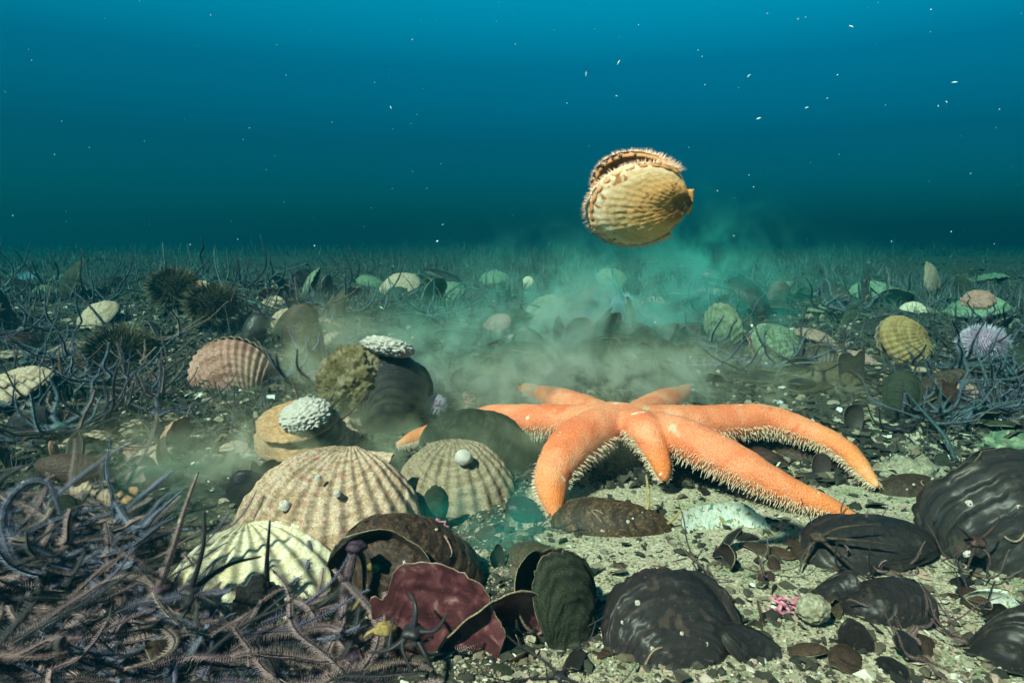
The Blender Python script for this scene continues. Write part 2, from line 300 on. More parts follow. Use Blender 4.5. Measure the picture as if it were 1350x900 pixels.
def merge_bed():
    # sand and mud mixed by the 'sand' attribute with a noisy boundary
    n = m_bed.node_tree.nodes; L = m_bed.node_tree.links; b = n['Principled BSDF']; tc = n.new('ShaderNodeTexCoord')
    def nz(sc, d=8, r=.65):
        t = n.new('ShaderNodeTexNoise'); t.inputs['Scale'].default_value = sc; t.inputs['Detail'].default_value = d; t.inputs['Roughness'].default_value = r; L.new(tc.outputs['Object'], t.inputs['Vector']); return t.outputs['Fac']
    def ramp(f, st):
        r = n.new('ShaderNodeValToRGB'); e = r.color_ramp.elements
        while len(e) < len(st): e.new(1)
        for i, (p, c) in enumerate(st): e[i].position = p; e[i].color = (*c, 1)
        L.new(f, r.inputs[0]); return r.outputs[0]
    def mix(f, a, c, mode='MIX'):
        x = n.new('ShaderNodeMix'); x.data_type = 'RGBA'; x.blend_type = mode
        if isinstance(f, float): x.inputs['Factor'].default_value = f
        else: L.new(f, x.inputs['Factor'])
        for s_, w in (('A', a), ('B', c)):
            if isinstance(w, tuple): x.inputs[s_].default_value = (*w, 1)
            else: L.new(w, x.inputs[s_])
        return x.outputs['Result']
    fine = nz(420, 6, .7); 
    sand = ramp(fine, [(.32, (.09, .085, .05)), (.44, (.38, .33, .22)), (.56, (.62, .54, .39)), (.68, (.85, .78, .64))])
    sand = mix(ramp(nz(14, 6), [(.50, (0, 0, 0)), (.68, (1, 1, 1))]), sand, mix(1.0, sand, (.45, .66, .50), 'MULTIPLY'))
    mud = ramp(nz(70), [(.3, (.012, .018, .016)), (.48, (.045, .05, .038)), (.62, (.10, .085, .06)), (.75, (.20, .16, .12))])
    at_ = n.new('ShaderNodeAttribute'); at_.attribute_name = 'sand'
    md = n.new('ShaderNodeMath'); md.operation = 'ADD'; L.new(at_.outputs['Fac'], md.inputs[0]); nn = nz(30, 8)
    m2 = n.new('ShaderNodeMath'); m2.operation = 'SUBTRACT'; L.new(nn, m2.inputs[0]); m2.inputs[1].default_value = .5; L.new(m2.outputs[0], md.inputs[1])
    f = ramp(md.outputs[0], [(.38, (0, 0, 0)), (.62, (1, 1, 1))])
    L.new(mix(f, mud, sand), b.inputs['Base Color']); b.inputs['Roughness'].default_value = .92; b.inputs['Specular IOR Level'].default_value = .2
    h = n.new('ShaderNodeMath'); h.operation = 'ADD'; L.new(fine, h.inputs[0]); L.new(nz(60, 8), h.inputs[1])
    bp = n.new('ShaderNodeBump'); bp.inputs['Strength'].default_value = 1; bp.inputs['Distance'].default_value = .003; L.new(h.outputs[0], bp.inputs['Height']); L.new(bp.outputs[0], b.inputs['Normal'])
merge_bed()
g = mesh_obj('seabed', P, Q, m_bed, attrs={'sand': sw}); tag(g, 'sandy and muddy sea bed strewn with shells', 'sea bed', kind='structure')

# ------------------------------------------------------------------ water haze
def box_mesh(name, a, b, m):
    V = [(x, y, z) for z in (a[2], b[2]) for y in (a[1], b[1]) for x in (a[0], b[0])]
    Fc = [(0, 2, 3, 1), (4, 5, 7, 6), (0, 1, 5, 4), (2, 6, 7, 3), (0, 4, 6, 2), (1, 3, 7, 5)]
    return mesh_obj(name, V, Fc, m, smooth=False)
mh = bpy.data.materials.new('haze'); mh.use_nodes = True; n = mh.node_tree.nodes; n.remove(n['Principled BSDF'])
pv = n.new('ShaderNodeVolumePrincipled'); mh.node_tree.links.new(pv.outputs[0], n['Material Output'].inputs['Volume'])
pv.inputs['Color'].default_value = (.0005, .045, .065, 1); pv.inputs['Absorption Color'].default_value = (0, .45, .48, 1); pv.inputs['Density'].default_value = .60; pv.inputs['Anisotropy'].default_value = .3
hz = box_mesh('haze', (-100, -100, -1.2), (100, 100, .66), mh); tag(hz, 'blue green sea water fading the distance', 'water', kind='stuff')

# silt stirred up by the starfish and the swimming scallop
LOBES = [((690, 470), 1.25, (.24, .14, .075), 10, .45), ((600, 480), 1.05, (.12, .09, .06), 9, .3), ((800, 450), 1.35, (.20, .15, .11), 10, .0),
         ((935, 365), 1.30, (.09, .1, .10), 4.5, .0), ((860, 490), 1.05, (.18, .08, .04), 9, .7), ((700, 508), .96, (.07, .05, .035), 11, .9), ((908, 512), .96, (.05, .05, .035), 10, .6), ((470, 545), .90, (.07, .06, .045), 9, 1.), ((850, 415), 1.3, (.30, .12, .10), 9, .05), ((760, 430), 1.2, (.12, .12, .07), 9, .5), ((400, 600), .74, (.08, .06, .03), 8, .9),
         ((290, 590), .68, (.09, .05, .028), 10, 1.), ((430, 480), 1.0, (.08, .08, .06), 9, 1.), ((600, 600), .76, (.09, .06, .03), 9, .7), ((650, 690), .58, (.06, .05, .03), 11, .0), ((230, 630), .60, (.05, .05, .022), 6, .3),
         ((760, 515), 1.0, (.32, .10, .05), 9, 1.), ((700, 575), .76, (.10, .06, .02), 6, 1.)]
ms = bpy.data.materials.new('silt'); ms.use_nodes = True; n = ms.node_tree.nodes; L = ms.node_tree.links; n.remove(n['Principled BSDF'])
pv = n.new('ShaderNodeVolumePrincipled'); L.new(pv.outputs[0], n['Material Output'].inputs['Volume'])
geo = n.new('ShaderNodeNewGeometry')
def M_(op, a, b=None, c=None):
    x = n.new('ShaderNodeMath'); x.operation = op
    for i, w in enumerate((a, b, c)):
        if w is None: continue
        if isinstance(w, (int, float)): x.inputs[i].default_value = w
        else: L.new(w, x.inputs[i])
    return x.outputs[0]
tot = None; warm = None
for (p, Y, s, a, wv) in LOBES:
    c = at(p[0], p[1], Y)
    v = n.new('ShaderNodeVectorMath'); v.operation = 'SUBTRACT'; L.new(geo.outputs['Position'], v.inputs[0]); v.inputs[1].default_value = c
    v2 = n.new('ShaderNodeVectorMath'); v2.operation = 'DIVIDE'; L.new(v.outputs[0], v2.inputs[0]); v2.inputs[1].default_value = s
    d = n.new('ShaderNodeVectorMath'); d.operation = 'DOT_PRODUCT'; L.new(v2.outputs[0], d.inputs[0]); L.new(v2.outputs[0], d.inputs[1])
    e = M_('MULTIPLY', M_('EXPONENT', M_('MULTIPLY', d.outputs['Value'], -1.0)), a)
    tot = e if tot is None else M_('ADD', tot, e); w = M_('MULTIPLY', e, wv); warm = w if warm is None else M_('ADD', warm, w)
nz1 = n.new('ShaderNodeTexNoise'); nz1.inputs['Scale'].default_value = 13; nz1.inputs['Detail'].default_value = 3.5; nz1.inputs['Roughness'].default_value = .58; nz1.inputs['Distortion'].default_value = 1.3
L.new(geo.outputs['Position'], nz1.inputs['Vector'])
mr = n.new('ShaderNodeMapRange'); L.new(nz1.outputs['Fac'], mr.inputs[0]); mr.inputs[1].default_value = .46; mr.inputs[2].default_value = .64; mr.inputs[3].default_value = .01; mr.inputs[4].default_value = 2.0
L.new(M_('MULTIPLY', tot, mr.outputs[0]), pv.inputs['Density'])
mxn = n.new('ShaderNodeMix'); mxn.data_type = 'RGBA'; L.new(M_('DIVIDE', warm, M_('ADD', tot, .01)), mxn.inputs['Factor'])
mxn.inputs['A'].default_value = (.06, .58, .45, 1); mxn.inputs['B'].default_value = (.95, .85, .50, 1); L.new(mxn.outputs['Result'], pv.inputs['Color'])
pv.inputs['Absorption Color'].default_value = (.55, .75, .65, 1)
ms.cycles.volume_step_rate = .9
sb = box_mesh('silt_cloud', (-.62, .48, -.15), (1.0, 1.75, .42), ms); tag(sb, 'cloud of beige green silt drifting behind the starfish', 'silt', kind='stuff')

# ------------------------------------------------------------------ shells
def grid_shell(P, zin, closed, thick, gu, ga, curve_in=.0):
    """P: (nu, nv, 3) outer surface. Adds the inner surface and the rim. Returns V, F, mi, attrs"""
    nu, nv = P.shape[:2]; In = P.copy(); In[..., 2] = np.minimum(zin*.95, P[..., 2]) - thick*(1-.55*np.linspace(0, 1, nu)[:, None]); In[..., 0] *= .985
    V = np.vstack([P.reshape(-1, 3), In.reshape(-1, 3)]); N = nu*nv; Fc = []; mi = []
    rngv = range(nv if closed else nv-1)
    for i in range(nu-1):
        for j in rngv:
            k = (j+1) % nv; a, b, c, d = i*nv+j, i*nv+k, (i+1)*nv+k, (i+1)*nv+j
            Fc.append((a, d, c, b)); mi.append(0); Fc.append((a+N, b+N, c+N, d+N)); mi.append(1)
    for j in rngv:
        k = (j+1) % nv; a, b = (nu-1)*nv+j, (nu-1)*nv+k; Fc.append((a, a+N, b+N, b)); mi.append(2)
    if not closed:
        for i in range(nu-1):
            for j, fl in ((0, 0), (nv-1, 1)):
                a, b = i*nv+j, (i+1)*nv+j; Fc.append((a, b, b+N, a+N) if not fl else (a, a+N, b+N, b)); mi.append(0)
    return V, Fc, mi, np.concatenate([gu.ravel(), gu.ravel()]), np.concatenate([ga.ravel(), ga.ravel()])

def scallop_mesh(seed=0, H=.26, ribs=18, ramp_=.012, ring=.004, nu=56, per=10, ears=True, rough=.006, squash=.97, chip=0, earw=.235):
    """one valve, diameter 1, umbo at y=-.5, dome towards +z"""
    nv = ribs*per+1; Rr, d = .5/squash, .555; tm = math.asin(min(.999, Rr/d))*.985
    th = np.linspace(-tm, tm, nv); r = d*np.cos(th) + np.sqrt(np.maximum(0, Rr**2 - (d*np.sin(th))**2)); r /= (d+Rr)
    u = np.linspace(0.02, 1, nu)**.85; U, TH = np.meshgrid(u, th, indexing='ij')
    rr = r[None]*(1+min(.012, ramp_)*np.cos(TH*ribs*math.pi/tm)*(U if ramp_ < .005 else 1)) ; a = TH/tm
    x = U*rr*np.sin(TH)*1.08; y = U*rr*np.cos(TH) - .5
    s = (1-U**2.4)**.85*U**.5*1.35
    z = H*s*(1-np.abs(a)**2.6)**.7
    z = z + ramp_*U**.8*np.cos(TH*ribs*math.pi/tm)*(1-.5*np.abs(a)**4); zin = z.copy(); z = z + ring*np.sin(U*46+2*np.sin(U*13+seed))*U
    for i in range(nu):
        for j in range(nv):
            q = Vector((x[i, j]*5, y[i, j]*5, seed*3.7)); z[i, j] += rough*(mn.noise(q*1.2)*1.5 + mn.noise(q*4) + .6*mn.noise(q*11))
            if chip: 
                e = mn.noise(Vector((a[i, j]*4, seed, 0)))*chip*U[i, j]**6; x[i, j] *= 1-e; y[i, j] = (y[i, j]+.5)*(1-e)-.5
    V, Fc, mi, gu, ga = grid_shell(np.stack([x, y, z], -1), zin, False, .022, U, a)
    mb = MB(); mb.v.append(V); mb.f += Fc; mb.mi += mi; mb.n = len(V); mb.a = {'gu': [gu], 'ga': [ga]}
    mb.f = [list(f) for f in mb.f]
    if ears:
        for sgn in (-1, 1):
            n1, n2 = 9, 7; q = []
            for i in range(n1):
                for j in range(n2):
                    p, w = i/(n1-1), j/(n2-1)
                    xx = sgn*(1*.01 + earw*p*(1-.12*w)); yy = -.505 + w*(.17*(p*.9+.1)); q.append((xx, yy, .012 + .010*math.sin(w*14) + .012*(1-p)))
            q = np.array(q); q2 = q - [0, 0, .02]; f = []
            for i in range(n1-1):
                for j in range(n2-1):
                    a_, b_, c_, d_ = i*n2+j, (i+1)*n2+j, (i+1)*n2+j+1, i*n2+j+1; N = n1*n2
                    f.append((a_, b_, c_, d_) if sgn > 0 else (d_, c_, b_, a_)); f.append((a_+N, d_+N, c_+N, b_+N) if sgn > 0 else (b_+N, c_+N, d_+N, a_+N))
            ring_ = [i*n2 for i in range(n1)] + [(n1-1)*n2+j for j in range(1, n2)] + [i*n2+n2-1 for i in range(n1-2, -1, -1)]
            for k in range(len(ring_)): a_, b_ = ring_[k], ring_[(k+1) % len(ring_)]; f.append((a_, a_+n1*n2, b_+n1*n2, b_))
            mb.add(np.vstack([q, q2]), f, 0, gu=.5, ga=0)
    return mb
def mussel_mesh(seed=0, H=.2, Wd=.56, ring=.006, nu=44, nv=84, rough=.006, asym=.18, brk=0, thick=.02):
    ph = np.linspace(0, 2*math.pi, nv, endpoint=False); u = np.linspace(.01, 1, nu)**.8
    U, PH = np.meshgrid(u, ph, indexing='ij')
    ex = Wd/2*np.sin(PH)*(1+asym*np.cos(PH-.9)); ey = .5*np.cos(PH); ex = ex*(1 + .18*np.cos(PH))
    ux, uy = -.06, -.43
    x = ux + U*(ex-ux); y = uy + U*(ey-uy)
    if True:
        for j in range(nv):
            c_, s_ = math.cos(ph[j]), math.sin(ph[j])
            e = .035*mn.noise(Vector((c_*2.2+seed, s_*2.2, 4))) + .022*max(0, mn.noise(Vector((c_*7+seed, s_*7, 1)))) + .014*mn.noise(Vector((c_*19, s_*19, seed)))
            if brk: e += brk*max(0, mn.noise(Vector((c_*1.6+seed, s_*1.6, seed)))+.25)
            x[:, j] = ux + (x[:, j]-ux)*(1-e); y[:, j] = uy + (y[:, j]-uy)*(1-e)
    rho = np.clip((x/(Wd/2*(1+.18*y*2)))**2 + (y/.5)**2, 0, 1) if not brk else np.clip((x/(Wd/2))**2*.85 + (y/.5)**2*.9, 0, 1)
    z = H*(1-rho)**.58*(1-.35*y) 
    zin = z.copy(); k = np.sin(U*38+3*np.sin(U*9+seed)) ; z = z + .60*ring*np.sin(U*52+4*np.sin(U*7+seed))*U + .38*ring*k*U + .30*ring*np.sin(U*150+seed)*U
    for i in range(nu):
        for j in range(nv):
            q = Vector((x[i, j]*5, y[i, j]*5, seed*5.1)); z[i, j] += rough*(mn.noise(q)*1.6 + mn.noise(q*3.3) + .5*mn.noise(q*9))*min(1, U[i, j]*3)
    V, Fc, mi, gu, ga = grid_shell(np.stack([x, y, z], -1), zin, True, thick, U, np.cos(PH))
    mb = MB(); mb.v.append(V); mb.f = [list(f) for f in Fc]; mb.mi = mi; mb.n = len(V); mb.a = {'gu': [gu], 'ga': [ga]}
    return mb
def flip(mb):
    c = MB(); c.v = [v*np.array([1, 1, -1]) for v in mb.v]; c.f = [f[::-1] for f in mb.f]; c.mi = list(mb.mi); c.a = mb.a; c.n = mb.n; return c

def pose(c, axis, normal, size):
    return Matrix.Translation(c) @ frame(axis, normal) @ Matrix.Scale(size, 4)
def hinged(ch, deg):      # turn a child about the hinge at y=-.5
    ch.matrix_local = Matrix.Translation((0, -.48, 0)) @ Matrix.Rotation(R(deg), 4, 'X') @ Matrix.Translation((0, .48, 0))
def single(name, mb, mats, c, axis, normal, size, label, cat, group=None):
    o = mb.build(name, mats); o.matrix_world = pose(c, axis, normal, size); return tag(o, label, cat, group)
def pair(name, up, lo, mats, c, axis, normal, size, label, cat, gape=4, mats2=None, group=None):
    e = empty(name, pose(c, axis, normal, size)); tag(e, label, cat, group)
    a = up.build('upper_valve', mats, e); b = flip(lo).build('lower_valve', mats2 or mats, e)
    hinged(a, gape/2); hinged(b, -gape/2); return e
def crust(parent, spots, sz, m=None, name='barnacle_crust'):
    for (x, y, z, s) in spots:
        mb = MB(); n = 9; V = []
        for k, (r_, h_) in enumerate([(1.1, -.3), (.85, .45), (.5, .9), (.32, .85), (.2, .3)]):
            for i in range(n):
                a = i*2*math.pi/n; w = 1 + .16*(i % 2) + .1*random.random()
                V.append((x + s*sz*r_*w*math.cos(a), y + s*sz*r_*w*math.sin(a), z + s*sz*h_*(1+.15*random.random())))
        f = [(k*n+i, k*n+(i+1) % n, (k+1)*n+(i+1) % n, (k+1)*n+i) for k in range(4) for i in range(n)]; f.append(tuple(4*n+i for i in range(n)))
        mb.add(np.array(V), f); mb.build('barnacle', m or m_crust, parent)

# ---- the big ribbed scallops in the foreground
o = single('scallop_shell', scallop_mesh(1, H=.36, ribs=19, ramp_=.014, per=12, nu=90, rough=.008), [m_cream, m_dint], at(432, 690, .585), (-.12, -.80, -.52), (-.06, -.50, .86), .168,
       'big domed pinkish cream scallop shell with broad ribs near the fluted one', 'scallop')
crust(o, [(-.02, -.05, .345, .8), (.12, .1, .30, 1.3), (-.14, .02, .32, .9), (.02, .22, .25, .8), (.25, -.02, .24, .9)], .02)
o = single('scallop_shell', scallop_mesh(2, H=.34, ribs=17, per=9, nu=60, rough=.012), [m_dusty, m_dint], at(600, 640, .70), (.1, -.80, -.48), (.05, -.42, .9), .125,
       'dusty brown domed scallop in front of the dark silty hump', 'scallop')
bl = blob('barnacle', .075, m_crust, o, sub=3, amp=.15, squash=(1, 1, .8), seed=2); bl.location = (-.07, -.02, .345)
e = pair('scallop', scallop_mesh(3, H=.24, ribs=13, ramp_=.024, per=12, nu=70, rough=.003), scallop_mesh(4, H=.17, ribs=13, ramp_=.022, per=12, nu=50), [m_ivory, m_green],
     at(335, 768, .50), (.36, -.78, -.34), (.10, -.42, .90), .125, 'yellowish white scallop with a fluted wavy margin below the big pink cream scallop', 'scallop', 9, [m_green, m_green])
e = pair('scallop', scallop_mesh(5, H=.34, ribs=26, ramp_=.010, per=7, nu=80, rough=.006), scallop_mesh(6, H=.2, ribs=26, ramp_=.01, per=5, nu=40), [m_pink, m_pink],
     at(308, 500, .98), (-.45, -.10, .72), (-.30, -.88, .30), .128, 'reddish pink finely ribbed scallop tilted up beside the dark green sea urchin', 'scallop', 6)
bl = blob('encrusting_growth', .14, m_crust, e, sub=3, amp=.5, squash=(1, 1, .8), seed=5); bl.location = (.10, -.36, .12); bl.data.materials.clear(); bl.data.materials.append(m_dusty)
pair('scallop', scallop_mesh(7, H=.20, ribs=24, per=7, nu=50), scallop_mesh(8, H=.2, ribs=24, per=6, nu=40), [m_cream, m_green],
     at(8, 520, .90), (.72, -.5, -.06), (-.1, -.35, .95), .12, 'pale pink flat scallop at the left edge, teal below its rim', 'scallop', 10, [m_green, m_green])

# ---- the swimming scallop
e = empty('swimming_scallop', pose(at(840, 267, .37), (-.97, -.10, -.02), (-.14, -.88, -.34), .061) @ Matrix.Diagonal((.72, 1, 1, 1))); tag(e, 'golden scallop swimming open above the starfish in the blue water', 'scallop')
lv = scallop_mesh(9, H=.19, ribs=24, ramp_=.0016, ring=.0008, per=8, nu=70, rough=.004, earw=.15).build('lower_valve', [m_queen, m_man], e)
uv = flip(scallop_mesh(10, H=.19, ribs=22, ramp_=.004, ring=.002, per=8, nu=70, rough=.006, earw=.15)).build('upper_valve', [m_queen2, m_queen2], e)
hinged(lv, 8); hinged(uv, -38)
def mantle_bm(r0, z0, sgn):
    mb = MB(); P = []
    n = 90
    for i in range(n):
        a = R(-128) + R(256)*i/(n-1); P.append((r0*math.sin(a)*1.02, r0*math.cos(a)-.02, z0 + .006*math.sin(i*1.3)))
    V, f = tube(P, .028, 8, 1.5); mb.add(V, f, 0)
    for i in range(0, n):
        for _ in range(9):
            a = R(-128) + R(256)*(i+random.random())/(n-1); b = np.array([r0*1.03*math.sin(a), r0*1.03*math.cos(a)-.02, z0])
            dd = np.array([math.sin(a), math.cos(a), sgn*random.uniform(.2, 1.3)+random.uniform(-.3, .3)])*random.uniform(.03, .095)
            V, f = cone3(b, dd, .006); mb.add(V, f, 1)
    return mb
mo = mantle_bm(.475, .0, .3).build('mantle_fringe', [m_man, m_spin], e); hinged(mo, 8)
mo = mantle_bm(.465, .0, -.3).build('mantle_fringe', [m_man, m_spin], e); hinged(mo, -38)
mb = MB()
for i in range(17):
    a = R(-70) + R(150)*i/16; c = np.array([.480*math.sin(a), .480*math.cos(a)-.02, .012+.02*random.random()]); s_ = random.uniform(.018, .032)
    V, f = tube([c-[0, 0, s_*.6], c, c+[0, 0, s_*.6]], [s_*.5, s_, s_*.5], 7); mb.add(V, f)
eo = mb.build('mantle_spots', [m_eye], e); hinged(eo, -38)

# ---- the brown and black mussels of the foreground
MUS = lambda s, **k: mussel_mesh(s, **k)
single('mussel_shell', MUS(11, H=.26, Wd=.74, ring=.009, nu=70, nv=120, rough=.012), [m_mus, m_dint], at(885, 880, .42), (-.16, .32, .72), (.02, -.86, .50), .132,
       'large glossy dark brown ridged mussel valve standing in the sand at the bottom edge', 'mussel')
o = single('mussel_shell', MUS(12, H=.26, Wd=.86, ring=.009, nu=70, nv=110, rough=.012), [m_mus, m_dint], at(1338, 724, .55), (-.38, .30, .80), (-.32, -.84, .30), .170,
       'huge black mussel leaning at the right edge with a small brittle star on it', 'mussel')
pair('mussel', MUS(13, H=.2, Wd=.58), MUS(14, H=.2, Wd=.58), [m_mus, m_dint], at(1148, 728, .545), (-.95, -.1, -.05), (.02, -.45, .88), .122, 'long black closed mussel lying just below the tip of the longest starfish arm', 'mussel', 5)
e = pair('mussel', MUS(15, H=.22, Wd=.66), MUS(16, H=.2, Wd=.66), [m_mus, m_dint], at(1163, 806, .46), (.85, -.15, .1), (.05, -.62, .75), .072, 'gaping mussel with orange rim lying on sand right of the pink coralline tuft', 'mussel', 16, [m_musb, m_rim])
single('mussel_shell', MUS(17, H=.18, Wd=.5, brk=.2), [m_mus, m_dint], at(1098, 792, .475), (.5, -.2, .45), (-.3, -.75, .3), .072, 'small jet black broken mussel piece beside the round grey sponge', 'mussel')
single('mussel_shell', MUS(18, H=.24, Wd=.7, ring=.008), [m_mus, m_dint], at(1335, 868, .405), (.5, -.2, .55), (-.2, -.82, .5), .085, 'black mussel cut off by the bottom right corner', 'mussel')
single('mussel_shell', MUS(19, H=.24, Wd=.6, brk=.3), [m_musb, m_pearl], at(1298, 815, .455), (.8, -.1, .2), (.1, .80, -.5), .058, 'small broken brown mussel shell lying hollow side out near the right edge', 'mussel')
single('mussel_shell', MUS(20, H=.24, Wd=.46, ring=.007), [m_musb, m_dint], at(812, 699, .61), (-.95, .0, .16), (.10, -.60, .78), .126, 'dark brown elongated mussel valve on sand below the short starfish arm', 'mussel')
single('mussel_shell', MUS(21, H=.22, Wd=.5), [m_musb, m_dint], at(718, 745, .54), (-.9, .1, .28), (-.1, -.5, .85), .068, 'small brown rounded mussel valve touching the upright mossy mussel', 'mussel')
pair('mussel', MUS(22, H=.2, Wd=.62, rough=.012), MUS(23, H=.2, Wd=.62), [m_mosg, m_dint], at(736, 806, .435), (-.22, .12, .85), (.50, -.80, .2), .088, 'upright dark green mossy mussel standing in sand, slightly gaping', 'mussel', 14)
single('mussel_shell', MUS(24, H=.2, Wd=.5), [m_mosg, m_rim], at(665, 885, .405), (.7, 0, .45), (-.4, -.55, .75), .05, 'small dark mussel edge with olive rim at the foot of the purple shell', 'mussel')
# open pair with the purple inside
e = empty('open_mussel', pose(at(585, 858, .405), (.16, -.02, .95), (-.05, -.95, .12), .112)); tag(e, 'open mussel showing its purple red inside in front of the dark brown mussel', 'mussel')
a = flip(MUS(25, H=.10, Wd=.80, brk=.22, rough=.006, asym=.35, nu=60, nv=110)).build('front_valve', [m_mus, m_int], e); a.matrix_local = Matrix.Translation((-.11, 0, 0)) @ Matrix.Rotation(R(14), 4, 'Z') @ Matrix.Rotation(R(-8), 4, 'X')
a = flip(MUS(26, H=.18, Wd=.6, brk=.1, rough=.008)).build('side_valve', [m_mus, m_int], e); a.matrix_local = Matrix.Translation((.24, -.04, -.08)) @ Matrix.Rotation(R(-26), 4, 'Z') @ Matrix.Rotation(R(34), 4, 'Y')
single('mussel_shell', MUS(27, H=.30, Wd=.78, ring=.010, nu=60, nv=110, rough=.016), [m_musb, m_dint], at(545, 752, .50), (.80, .0, -.42), (.25, -.40, .85), .122,
       'large rough dark brown mussel arched behind the open purple shell', 'mussel')
single('mussel_shell', MUS(28, H=.26, Wd=.72, nu=60, nv=100, brk=.08), [m_mus, m_dint], at(492, 782, .465), (.45, -.05, .60), (-.10, .85, -.40), .105, 'hollow black mussel valve with a pale rim and brittle stars crawling inside', 'mussel')
# hump under the starfish arm
single('mussel_shell', MUS(29, H=.34, Wd=.74, rough=.014, nu=60, nv=100), [m_mosg, m_dint], at(632, 596, .79), (.88, .0, -.20), (.0, -.55, .85), .150, 'big dark silt covered mussel hump beneath the left starfish arm', 'mussel')
single('mussel_shell', MUS(30, H=.3, Wd=.66, rough=.012), [m_mosg, m_dint], at(842, 622, .90), (.2, -.1, .62), (-.2, -.80, .4), .10, 'dark mussel standing in the shade under the starfish', 'mussel')
single('mussel_shell', MUS(31, H=.24, Wd=.5), [m_musb, m_dint], at(1075, 612, .82), (.9, 0, 0), (0, -.5, .85), .14, 'dark mussel lying under the arching rear right starfish arm', 'mussel')
single('mussel_shell', MUS(32, H=.25, Wd=.6), [m_musb, m_dint], at(1195, 655, .70), (.85, 0, .1), (0, -.6, .8), .09, 'brown stubby mussel under the pale stone left of the huge black mussel', 'mussel')
# white nacre shell
single('mussel_shell', MUS(33, H=.14, Wd=.60, brk=.12, rough=.006, nu=60, nv=110), [m_mus, m_pearl], at(962, 702, .59), (.86, -.06, -.26), (.12, .74, -.64), .092, 'white pearly empty shell half lying hollow side up below the long starfish arm', 'mussel')
# slab and uprights
single('mussel_shell', MUS(34, H=.1, Wd=.34), [m_mus, m_dint], at(1135, 446, 1.2), (.85, 0, .42), (-.3, -.6, .7), .17, 'long flat black mussel leaning behind the golden textured scallop', 'mussel')
single('mussel_shell', MUS(35, H=.18, Wd=.5), [m_musb, m_dint], at(447, 412, 1.35), (-.35, 0, -.9), (-.5, -.8, .1), .10, 'tall brown mussel standing on end right of the middle urchins', 'mussel')
single('mussel_shell', MUS(36, H=.2, Wd=.55), [m_musb, m_rim], at(378, 440, 1.2), (.4, 0, .9), (-.5, -.8, .1), .10, 'brown pointed mussel with tan edge standing left of the tall one', 'mussel')
single('mussel_shell', MUS(37, H=.22, Wd=.6), [m_mus, m_dint], at(235, 538, .92), (.95, 0, 0), (0, -.35, .9), .085, 'black oval mussel at the foot of the pink ribbed scallop', 'mussel')
single('mussel_shell', MUS(38, H=.22, Wd=.55), [m_musb, m_dint], at(222, 603, .72), (.1, 0, -.95), (-.5, -.85, .1), .05, 'brown tapered mussel standing upright in drifting silt on the left', 'mussel')
single('mussel_shell', MUS(39, H=.2, Wd=.45), [m_musb, m_dint], at(95, 618, .66), (.95, 0, -.1), (0, -.6, .8), .075, 'thin rimmed brown mussel lying above the arching grey brittle star', 'mussel')
single('mussel_shell', MUS(40, H=.24, Wd=.7), [m_mus, m_dint], at(322, 652, .66), (.3, 0, .85), (.3, -.85, .3), .058, 'small round black mussel at the left flank of the big cream scallop', 'mussel')
single('mussel_shell', MUS(41, H=.2, Wd=.5), [m_mosg, m_dint], at(572, 672, .62), (.05, 0, .9), (.3, -.9, .2), .05, 'small pointed dark shell upright between the two domed scallops', 'mussel')
single('mussel_shell', MUS(42, H=.2, Wd=.5), [m_mus, m_dint], at(698, 676, .63), (-.8, 0, .3), (0, -.7, .7), .05, 'small dark shell beneath the tip of the front left starfish arm', 'mussel')
single('mussel_shell', MUS(43, H=.22, Wd=.5, brk=.25), [m_mus, m_dint], at(330, 800, .455), (.1, -.1, .9), (.5, -.8, .2), .058, 'curved black mussel shard beneath the fluted yellowish scallop', 'mussel')
# broken mussel in the lower middle right
single('mussel_shell', MUS(44, H=.2, Wd=.5, brk=.2), [m_mus, m_dint], at(1005, 880, .41), (.7, -.2, -.5), (.2, -.5, .8), .08, 'dark broken shell corner right of the large ridged mussel', 'mussel')
single('mussel_shell', MUS(45, H=.16, Wd=.6, brk=.2), [m_dusty, m_pearl], at(825, 893, .40), (.8, 0, .1), (0, -.5, .85), .04, 'cream shell fragment at the foot of the large ridged mussel', 'shell')

def growth(o, H, Wd, n, seed):
    rs = random.Random(seed); sp = []
    for _ in range(n):
        x, y = rs.uniform(-.6, .6)*Wd/2, rs.uniform(-.1, .36); rho = min(.95, (x/(Wd/2*(1+.18*y*2)))**2 + (y/.5)**2)
        sp.append((x, y, H*(1-rho)**.58*(1-.35*y)-.004, rs.uniform(.5, 1.2)))
    crust(o, sp, .016)
    x, y = rs.uniform(-.1, .1), .15; Pn = []
    for k in range(16):
        rho = min(.95, (x/(Wd/2*(1+.18*y*2)))**2 + (y/.5)**2); Pn.append((x, y, H*(1-rho)**.58*(1-.35*y)+.006)); x += .016*math.cos(k*.17+seed); y += .014*math.sin(k*.33+seed)
    mb = MB(); V, f = tube(Pn, .0055, 7); mb.add(V, f); mb.build('worm_tube', m_dusty, o)
for o in list(C.objects):
    if o.name.startswith('mussel_shell') and 'large glossy' in o['label']: growth(o, .26, .74, 5, 3)
    if o.name.startswith('mussel_shell') and 'huge black' in o['label']: growth(o, .26, .86, 7, 5)
    if o.name.startswith('mussel_shell') and 'elongated mussel valve' in o['label']: growth(o, .24, .46, 4, 7)
    if o.name.startswith('mussel_shell') and 'arched behind' in o['label']: growth(o, .30, .78, 6, 9)
